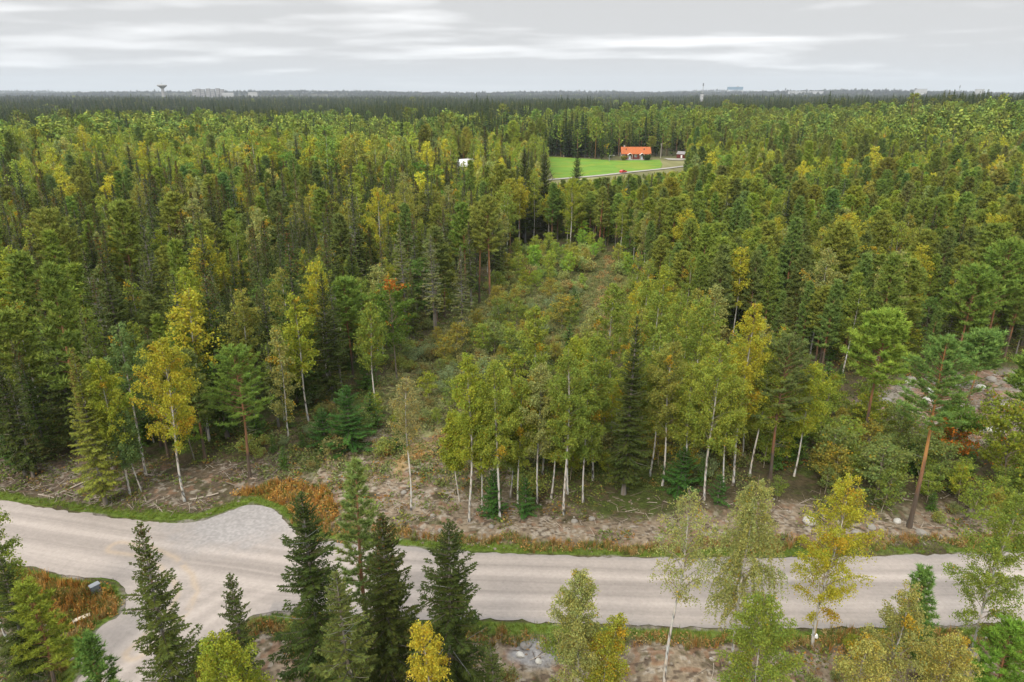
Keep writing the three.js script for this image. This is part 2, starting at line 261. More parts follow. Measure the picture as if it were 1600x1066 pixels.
// lod 0 close by, 1 middle distance, 2 far
function spruce(seed, o) {
  const r = mulberry(seed), { H, R, lod } = o, T = new Faces(), C = new Faces(), yb = (o.base ?? 0.1) * H, green = (o.green ?? [0.034, 0.056, 0.017]).map((c, i) => c * [1.75, 1.7, 1.1][i]);
  const at = stem(T, H, H * 0.0105 + 0.02, r, { n: lod > 1 ? 4 : 20, sides: lod > 1 ? 3 : 7, sway: 0.12, lean: 0.5, colour: () => tint(GREY, r, 0.25) });
  const gap = [0.56, 0.5, 1.05][lod] * (1 + 0.25 * (o.open ?? 0)), step = [0.1, 0.22, 0.9][lod], open = o.open ?? 0;
  for (let y = yb; y < H - 0.1; y += gap * (0.65 + 0.7 * r()) * (0.55 + 0.45 * (1 - (y - yb) / (H - yb)))) {
    const t = (y - yb) / (H - yb), nb = lod > 1 ? 5 : Math.round(5.5 + 3 * r() - open * 1.5), a0 = r() * 6.3, [tx, tz] = at(y);
    const full = R * Math.pow(1 - t, o.power ?? 0.82) * (0.55 + 0.45 * smooth(-0.05, 0.16, t)) + 0.1;
    for (let k = 0; k < nb; k++) {
      const az = a0 + k * 6.283 / nb + (r() - 0.5) * 0.7, len = full * (0.5 + 0.68 * r()), ca = Math.cos(az), sa = Math.sin(az);
      const s0 = lerp(-0.38, 0.75, Math.pow(t, 1.15)) + (r() - 0.5) * 0.28, s1 = lerp(0.34, 0.12, t) * (0.4 + r()) - 0.12 * (1 - t);
      const dead = r() < (o.dead ?? 0) * (1 - 0.3 * t), c0 = tint(green, r, 0.22);
      const P = (s) => [tx + ca * len * s, y + len * (s0 * s + s1 * s * s), tz + sa * len * s];
      if (lod < 2) { const e = P(0.5), f = P(0.97); const bc = dead ? tint([0.27, 0.26, 0.23], r, 0.2) : tint([0.09, 0.075, 0.055], r, 0.2); T.tube([[tx, y, tz, 0.014 + 0.008 * len], [...e, 0.009 + 0.005 * len], [...f, 0.004]], 3, () => bc); }
      if (lod > 1) { // two broad sprays
        const d = P(1), dx = d[0] - tx, dy = d[1] - y, dz = d[2] - tz, l = Math.hypot(dx, dy, dz), c = tint(green, r, 0.4);
        C.blade(tx, y + 0.1, tz, dx / l, dy / l, dz / l, l, -sa, (r() - 0.5) * 0.9, ca, 0.7 * len + 0.3, c);
        C.needle(tx + dx * 0.5, y + dy * 0.5, tz + dz * 0.5, dx / l * 0.4, -0.9, dz / l * 0.4, 0.35 * len + 0.3, -sa, 0, ca, 0.5 * len + 0.2, tint(green, r, 0.4));
        continue;
      }
      const from = dead ? 0.75 : lerp(0.06, 0.16, r()) + open * 0.12;
      for (let s = from; s < 1; s += step / len * (0.7 + 0.6 * r())) {
        const q = P(s), slope = s0 + 2 * s1 * s, tl = clamp(len * 0.36 * (1.1 - s * 0.7), 0.14, 0.5) * (0.7 + 0.6 * r());
        for (const sd of [-1, 1]) {
          const ang = 0.75 + 0.45 * r(), cs = Math.cos(ang), sn = Math.sin(ang) * sd;
          let ux = ca * cs - sa * sn, uz = sa * cs + ca * sn, uy = slope * cs - 0.12 - 0.4 * r() * (1 - t); const l = Math.hypot(ux, uy, uz); ux /= l; uy /= l; uz /= l;
          const c = r() < 0.5 ? c0 : tint(green, r, 0.45), w = (lod ? 0.2 : 0.1) * (0.7 + 0.6 * r());
          const vx = -uz, vz = ux, tilt = (r() - 0.5) * 1.3, vl = Math.hypot(vx, tilt, vz) || 1;
          C.blade(q[0], q[1], q[2], ux, uy, uz, tl, vx / vl, tilt / vl, vz / vl, w, c);
          if (lod === 0) { const m = 0.35 + 0.3 * r(); for (const e of [-1, 1]) { const bx = ux * 0.7 + vx * 0.6 * e, bz = uz * 0.7 + vz * 0.6 * e, by = uy - 0.3 * r(); const bl = Math.hypot(bx, by, bz); C.blade(q[0] + ux * tl * m, q[1] + uy * tl * m, q[2] + uz * tl * m, bx / bl, by / bl, bz / bl, tl * 0.55, -bz / bl, (r() - 0.5), bx / bl, w * 0.8, r() < 0.4 ? c : tint(green, r, 0.45)); } }
        }
        if (r() < 0.6 * (1 - t * 0.7)) { // hanging twig
          const l = (lod ? 0.42 : 0.32) * (0.5 + r()), v = across([0, 1, 0], r); C.blade(q[0], q[1], q[2], (r() - 0.5) * 0.4, -0.92, (r() - 0.5) * 0.4, l, v[0], 0, v[2], (lod ? 0.18 : 0.09), dead ? tint([0.2, 0.2, 0.16], r, 0.3) : tint(green, r, 0.4));
        }
      }
      if (!dead) { const q = P(0.86), l = Math.hypot(1, s0 + 2 * s1); C.blade(q[0], q[1], q[2], ca / l, (s0 + 1.8 * s1) / l, sa / l, 0.2 * len + 0.12, -sa, 0, ca, lod ? 0.18 : 0.1, c0); }
      if (o.cones && t > 0.72 && r() < 0.8) { const q = P(0.55 + 0.4 * r()), v = across([0, 1, 0], r); for (let e = 0; e < 3; e++) C.blade(q[0] + (r() - 0.5) * 0.2, q[1], q[2] + (r() - 0.5) * 0.2, 0, -1, 0, 0.16, v[0], 0, v[2], 0.07, tint([0.16, 0.085, 0.035], r, 0.2)); }
    }
  }
  { const [x, z] = at(H); for (let k = 0; k < 5; k++) C.blade(x, H - 0.35, z, (r() - 0.5) * 0.4, 0.95, (r() - 0.5) * 0.4, 0.5, r() - 0.5, 0, r() - 0.5, 0.12, tint(green, r, 0.2)); }
  return { trunk: T.geometry(), crown: C.geometry() };
}
function pine(seed, o) {
  const r = mulberry(seed), { H, R, lod } = o, T = new Faces(), C = new Faces(), cb = (o.base ?? 0.5), green = (o.green ?? [0.068, 0.092, 0.03]).map((c, i) => c * [2.1, 2.25, 1.35][i]);
  const n = lod > 1 ? 4 : 22, at = stem(T, H, H * 0.0095 + 0.03, r, { n, sides: lod > 1 ? 3 : 7, sway: 0.3, lean: 0.5, colour: (k) => { const t = k / n + (r() - 0.5) * 0.08; return tint(t < 0.22 ? BROWN : t < 0.36 ? [0.19, 0.1, 0.055] : o.dull ? [0.16, 0.1, 0.07] : o.orange ? [0.4, 0.2, 0.07] : ORANGE, r, 0.2); } });
  const limbs = [84, 78, 34][lod], needle = [[0.32, 0.05, 20], [0.58, 0.1, 15], [1.0, 0.5, 6]][lod], young = o.young ? 1 : 0;
  const tuft = (x, y, z, dx, dy, dz, size, c) => {
    for (let k = 0; k < needle[2]; k++) {
      const w = unit(r); let ux = dx * 0.75 + w[0] * 0.8, uy = dy * 0.75 + w[1] * 0.62 + 0.28, uz = dz * 0.75 + w[2] * 0.8; const l = Math.hypot(ux, uy, uz) || 1; ux /= l; uy /= l; uz /= l;
      const v = across([ux, uy, uz], r), f = size * (0.6 + 0.6 * r());
      C.needle(x - dx * 0.12 * r(), y, z - dz * 0.12 * r(), ux, uy, uz, needle[0] * f, v[0], v[1], v[2], needle[1] * f, r() < 0.45 ? c : tint(green, r, 0.42));
    }
  };
  for (let k = 0; k < limbs; k++) {
    const f = (k + r()) / limbs, t = Math.pow(f, 0.85), y = H * (cb + (0.985 - cb) * t), az = k * 2.4 + (r() - 0.5) * 0.9;
    const shape = young ? Math.pow(1 - t, 0.75) + 0.1 : lerp(Math.pow(1 - t, 0.62) * (0.75 + 0.25 * smooth(0, 0.2, t)), Math.pow(Math.sin(Math.PI * clamp(0.2 + 0.78 * t, 0, 0.985)), 0.75), o.umbrella ?? 0.3);
    const len = R * shape * (0.66 + 0.45 * r()) + 0.25, ca = Math.cos(az), sa = Math.sin(az), up = lerp(0.12, 1.25, t) + (r() - 0.5) * 0.3, [tx, tz] = at(y);
    const P = (s) => [tx + ca * len * s + 0.12 * len * Math.sin(s * 4 + k) * sa, y + len * (up * s * 0.75 + 0.14 * s * s), tz + sa * len * s - 0.12 * len * Math.sin(s * 4 + k) * ca];
    if (lod < 2) T.tube([[tx, y, tz, 0.022 + 0.012 * len], [...P(0.5), 0.014 + 0.006 * len], [...P(1), 0.006]], 3, () => tint([0.2, 0.11, 0.06], r, 0.15));
    const c = tint(green, r, 0.2), subs = lod > 1 ? 2 : Math.max(4, Math.round((lod ? 8 : 13) * len / 2));
    for (let m = 0; m < subs; m++) {
      const s = lod > 1 ? 0.55 + 0.4 * m : lerp(0.2, 1, ((m + r()) / subs) ** 0.8), q = P(s), off = (1.05 - s * 0.55) * len * 0.34, a2 = az + (r() - 0.5) * 2.4;
      const dx = Math.cos(a2), dz = Math.sin(a2), e = off * r();
      const x = q[0] + dx * e, yy = q[1] + (r() - 0.15) * 0.4 * e, z = q[2] + dz * e;
      if (lod === 0 && e > 0.25) T.tube([[q[0], q[1], q[2], 0.012], [x, yy, z, 0.005]], 3, () => [0.13, 0.085, 0.055]);
      tuft(x, yy, z, dx * 0.7, 0.35 + 0.3 * r(), dz * 0.7, lod > 1 ? 1 : 0.85 + 0.4 * r(), c);
      if (lod < 2) tuft(x - dx * 0.2, yy - 0.05, z - dz * 0.2, -dz * 0.7, 0.3, dx * 0.7, 0.85, c);
    }
  }
  if (lod < 2 && !young) for (let k = 0; k < 7; k++) { const y = H * lerp(0.22, cb, r()), a = r() * 6.3, l = 0.5 + r() * 1.2, [x, z] = at(y); T.tube([[x, y, z, 0.025], [x + Math.cos(a) * l, y + l * (r() - 0.5) * 0.7, z + Math.sin(a) * l, 0.008]], 3, () => tint([0.19, 0.16, 0.14], r, 0.2)); }
  return { trunk: T.geometry(), crown: C.geometry() };
}
// birches and other broadleaved trees: limbs, hanging or spreading sprays, one face for a leaf or a few leaves
function leafy(seed, o) {
  const r = mulberry(seed), { H, R, lod } = o, T = new Faces(), C = new Faces(), cb = o.base ?? 0.32, green = o.green ?? [0.15, 0.17, 0.035], spot = o.spot ?? [0.44, 0.3, 0.03], bark = o.bark ?? (lod > 1 ? [0.3, 0.27, 0.22] : WHITE);
  const n = lod > 1 ? 5 : Math.round(H * 3.4), at = stem(T, H, H * 0.0056 + 0.012, r, { n, sides: lod > 1 ? 3 : 6, sway: o.sway ?? 0.5, lean: 1.0, colour: (k) => (k / n > 0.86 ? tint([0.2, 0.15, 0.11], r, 0.2) : r() < 0.14 + 0.25 * Math.exp(-k / n * 14) ? tint([0.07, 0.06, 0.055], r, 0.3) : tint(bark, r, 0.12)) });
  const limbs = Math.round((o.limbs ?? 44) * [1.4, 1, 0.5][lod]), leaf = (o.leaf ?? 1) * [0.12, 0.245, 0.9][lod], sprays = (o.density ?? 1) * [19, 14, 4.5][lod], droop = o.droop ?? 0.75;
  for (let k = 0; k < limbs; k++) {
    const t = Math.pow((k + r()) / limbs, 0.9), y = H * (cb + (0.97 - cb) * t), az = k * 2.4 + (r() - 0.5), ca = Math.cos(az), sa = Math.sin(az), [tx, tz] = at(y);
    const prof = o.round ? Math.sqrt(Math.max(0.05, 1 - (2 * t - 0.85) ** 2)) : Math.pow(Math.sin(Math.PI * clamp(0.2 + 0.79 * t, 0, 0.99)), 0.85) * (1.12 - 0.4 * t);
    const len = R * prof * (0.7 + 0.6 * r()) + 0.3, up = (o.up ?? 1.45) * (0.6 + 0.7 * r()), bow = o.weep ? 1.25 : 0.55;
    const P = (s) => [tx + ca * len * s, y + len * (up * s - bow * s * s), tz + sa * len * s];
    if (lod < 2) { const lc = tint(lod ? [0.2, 0.16, 0.12] : [0.25, 0.21, 0.17], r, 0.2); T.tube([[tx, y, tz, 0.012 + 0.009 * len], [...P(0.35), 0.01 + 0.006 * len], [...P(0.7), 0.007], [...P(1), 0.004]], 3, () => lc); }
    const limbTone = tint(green, r, 0.16), turned = r() < (o.autumn ?? 0.05), ns = Math.max(1, Math.round(sprays * (0.5 + 0.5 * len / R) * (0.7 + 0.6 * r())));
    for (let m = 0; m < ns; m++) {
      const s = lerp(0.2, 1.02, (m + r()) / ns), q = P(s), a2 = az + (r() - 0.5) * 3.0, sl = (o.weep ? 1.7 : 0.85) * (0.5 + 0.8 * r()) * Math.min(1.2, 0.4 + len * 0.4) * (o.spray ?? 1);
      const out = o.weep ? 0.2 : 0.75 - 0.35 * droop, dx = Math.cos(a2) * out, dz = Math.sin(a2) * out, dy0 = o.weep ? -0.15 : 0.35 - 0.45 * droop, dy1 = -droop * (o.weep ? 1.15 : 0.8);
      const nl = Math.max(2, Math.round(sl / (leaf * (lod > 1 ? 0.6 : 0.52)) * (o.thick ?? 1))), patch = turned || r() < (o.autumn ?? 0.05) * 0.6;
      const wide = (lod > 1 ? 0.5 : lod ? 0.2 : 0.15) * (o.weep ? 0.5 : 1) * (o.fluff ?? 1);
      for (let j = 0; j < nl; j++) {
        const e = (j + r()) / nl * sl, w = unit(r);
        const x = q[0] + dx * e + w[0] * wide, yy = q[1] + dy0 * e + dy1 * e * e / Math.max(sl, 0.4) + w[1] * wide, z = q[2] + dz * e + w[2] * wide;
        const u = unit(r); u[1] -= 0.5; const ul = Math.hypot(...u); u[0] /= ul; u[1] /= ul; u[2] /= ul; const v = across(u, r), f = leaf * (0.7 + 0.6 * r());
        const low = o.autumnLow !== undefined && (o.autumnLow > 0 ? y < H * o.autumnLow : y > -H * o.autumnLow);
        const c = (patch && r() < 0.8) || (low && r() < 0.75) ? tint(spot, r, 0.3) : r() < 0.5 ? tint(limbTone, r, 0.15) : tint(green, r, 0.35);
        C.blade(x, yy, z, u[0], u[1], u[2], f, v[0], v[1], v[2], f * 0.75, c);
      }
    }
  }
  return { trunk: T.geometry(), crown: C.geometry() };
}
function bush(seed, o) {                                 // many stems from one root
  const r = mulberry(seed), { H, R, lod } = o, T = new Faces(), C = new Faces(), green = o.green ?? [0.1, 0.12, 0.04], leaf = lod ? 0.22 : 0.12;
  for (let k = 0; k < (o.stems ?? 16); k++) {
    const az = k * 2.4 + r(), rad = R * Math.sqrt(r()) * 0.95, h = H * (1 - 0.5 * (rad / R) ** 2) * (0.65 + 0.45 * r()), ca = Math.cos(az), sa = Math.sin(az), c0 = tint(green, r, 0.2);
    const P = (s) => [ca * rad * s * (1.2 - 0.2 * s), h * Math.pow(s, 0.85), sa * rad * s * (1.2 - 0.2 * s)];
    T.tube([[0, -0.1, 0, 0.02], [...P(0.5), 0.014], [...P(1), 0.005]], 3, () => tint([0.15, 0.12, 0.09], r, 0.2));
    const nl = Math.round((o.count ?? 60) * (0.6 + 0.8 * r())), turned = r() < (o.autumn ?? 0.08);
    for (let j = 0; j < nl; j++) {
      const s = lerp(0.25, 1.05, Math.sqrt(r())), q = P(s), w = unit(r), d = 0.34 * (0.5 + r()) * (0.5 + H / 5), u = unit(r), v = across(u, r), f = leaf * (0.7 + 0.6 * r());
      C.blade(q[0] + w[0] * d, Math.max(0.05, q[1] + w[1] * d), q[2] + w[2] * d, u[0], u[1], u[2], f, v[0], v[1], v[2], f * 0.6, turned && r() < 0.7 ? tint([0.24, 0.12, 0.03], r, 0.3) : r() < 0.5 ? tint(c0, r, 0.15) : tint(green, r, 0.35));
    }
  }
  return { trunk: T.geometry(), crown: C.geometry() };
}

// one prototype of each look (height H0, crown radius R0), then copies
function tree(name, g, crownMat, inner = 'crown') { const o = new THREE.Group(); o.name = name; part('trunk', g.trunk, barkMat, o); part(inner, g.crown, crownMat, o); return o; }
function plant(proto, name, x, z, sx, sy, turn, label, category, group) {
  const o = proto.clone(); o.name = numbered(name); o.position.set(x, height(x, z), z); o.scale.set(sx, sy, sx); o.rotation.y = turn; scene.add(o);
  return tag(o, label, category, group);
}
const GREENS = {
  lime: [0.312, 0.356, 0.041], lime2: [0.289, 0.339, 0.051], yellow: [0.407, 0.393, 0.041], green: [0.227, 0.290, 0.048], olive: [0.283, 0.296, 0.061], cool: [0.170, 0.247, 0.072], pale: [0.316, 0.333, 0.102], bronze: [0.316, 0.314, 0.091],
  sparse: [0.316, 0.290, 0.109], gold: [0.510, 0.435, 0.046], gold2: [0.396, 0.374, 0.097], goldlow: [0.316, 0.326, 0.041],
};
const H0 = { spruce: 18, pine: 17, birch: 16, sapling: 5, willow: 2.6, broadleaf: 14, young_spruce: 5 };
const MID = {
  spruce: [0, 1, 2, 3, 4, 5].map((k) => tree('spruce', spruce(100 + k, { H: 18, power: 0.95, R: [2.5, 2.1, 2.7, 2.3, 1.9, 2.5][k], lod: 1, base: [0.12, 0.2, 0.08, 0.3, 0.24, 0.15][k], dead: [0.05, 0.3, 0, 0.2, 0.5, 0.1][k], cones: k % 2 === 0, green: k === 2 ? [0.034, 0.055, 0.018] : k === 5 ? [0.06, 0.078, 0.026] : [0.045, 0.062, 0.022] }), needles())),
  pine: [0, 1, 2, 3, 4, 5].map((k) => tree('pine', pine(200 + k, { H: 17, R: [2.2, 2.4, 2.0, 2.3, 2.1, 2.5][k], lod: 1, base: [0.34, 0.42, 0.28, 0.36, 0.24, 0.46][k], umbrella: [0, 0.25, 0, 0.1, 0, 0.5][k], dull: k === 3, green: [[0.085, 0.108, 0.034], [0.095, 0.112, 0.034], [0.075, 0.105, 0.042], [0.075, 0.088, 0.04], [0.1, 0.125, 0.034], [0.11, 0.115, 0.034]][k] }), needles())),
  birch: [0, 1, 2, 3, 4, 5, 6].map((k) => tree('birch', leafy(300 + k, { H: 16, R: [1.7, 1.6, 1.9, 1.8, 1.5, 1.8, 2.1][k], lod: 1, base: [0.36, 0.3, 0.4, 0.26, 0.34, 0.3, 0.3][k], autumn: [0.02, 0.01, 0.05, 0.02, 0.02, 0.08, 0.01][k], green: [GREENS.lime, GREENS.lime2, GREENS.yellow, GREENS.green, GREENS.pale, GREENS.olive, GREENS.green][k] }), leaves())),
  broadleaf: [0, 1, 2].map((k) => tree('broadleaf', leafy(400 + k, { H: 14, R: [3.0, 2.6, 3.4][k], lod: 1, base: 0.18, round: true, droop: 0.25, up: 0.8, bark: [0.2, 0.18, 0.15], limbs: 52, autumn: [0.02, 0.1, 0][k], green: [[0.178, 0.276, 0.039], [0.276, 0.305, 0.041], [0.138, 0.241, 0.046]][k] }), leaves())),
  sapling: [0, 1, 2, 3, 4].map((k) => tree('sapling', leafy(500 + k, { H: 5, R: [1.0, 1.2, 0.9, 1.25, 1.1][k], lod: 1, leaf: 0.75, base: 0.12, limbs: 26, spray: 0.75, droop: 0.35, autumn: [0.02, 0.01, 0.04, 0.02, 0.15][k], bark: [0.3, 0.26, 0.2], sway: 0.15, green: [[0.224, 0.287, 0.044], [0.190, 0.253, 0.048], [0.299, 0.345, 0.041], [0.207, 0.259, 0.069], [0.299, 0.276, 0.052]][k] }), leaves())),
  willow: [0, 1, 2, 3].map((k) => tree('willow', bush(600 + k, { H: 2.6, R: [1.5, 1.3, 1.7, 1.4][k], lod: 1, stems: 20, count: 60, autumn: [0.05, 0.2, 0.02, 0.1][k], green: [[0.253, 0.299, 0.098], [0.276, 0.265, 0.092], [0.241, 0.299, 0.132], [0.299, 0.345, 0.081]][k] }), leaves(), 'foliage')),
  young_spruce: [0, 1].map((k) => tree('young_spruce', spruce(700 + k, { H: 5, R: 1.5, lod: 1, base: 0.02, power: 0.8, green: [0.034, 0.068, 0.018] }), needles())),
};

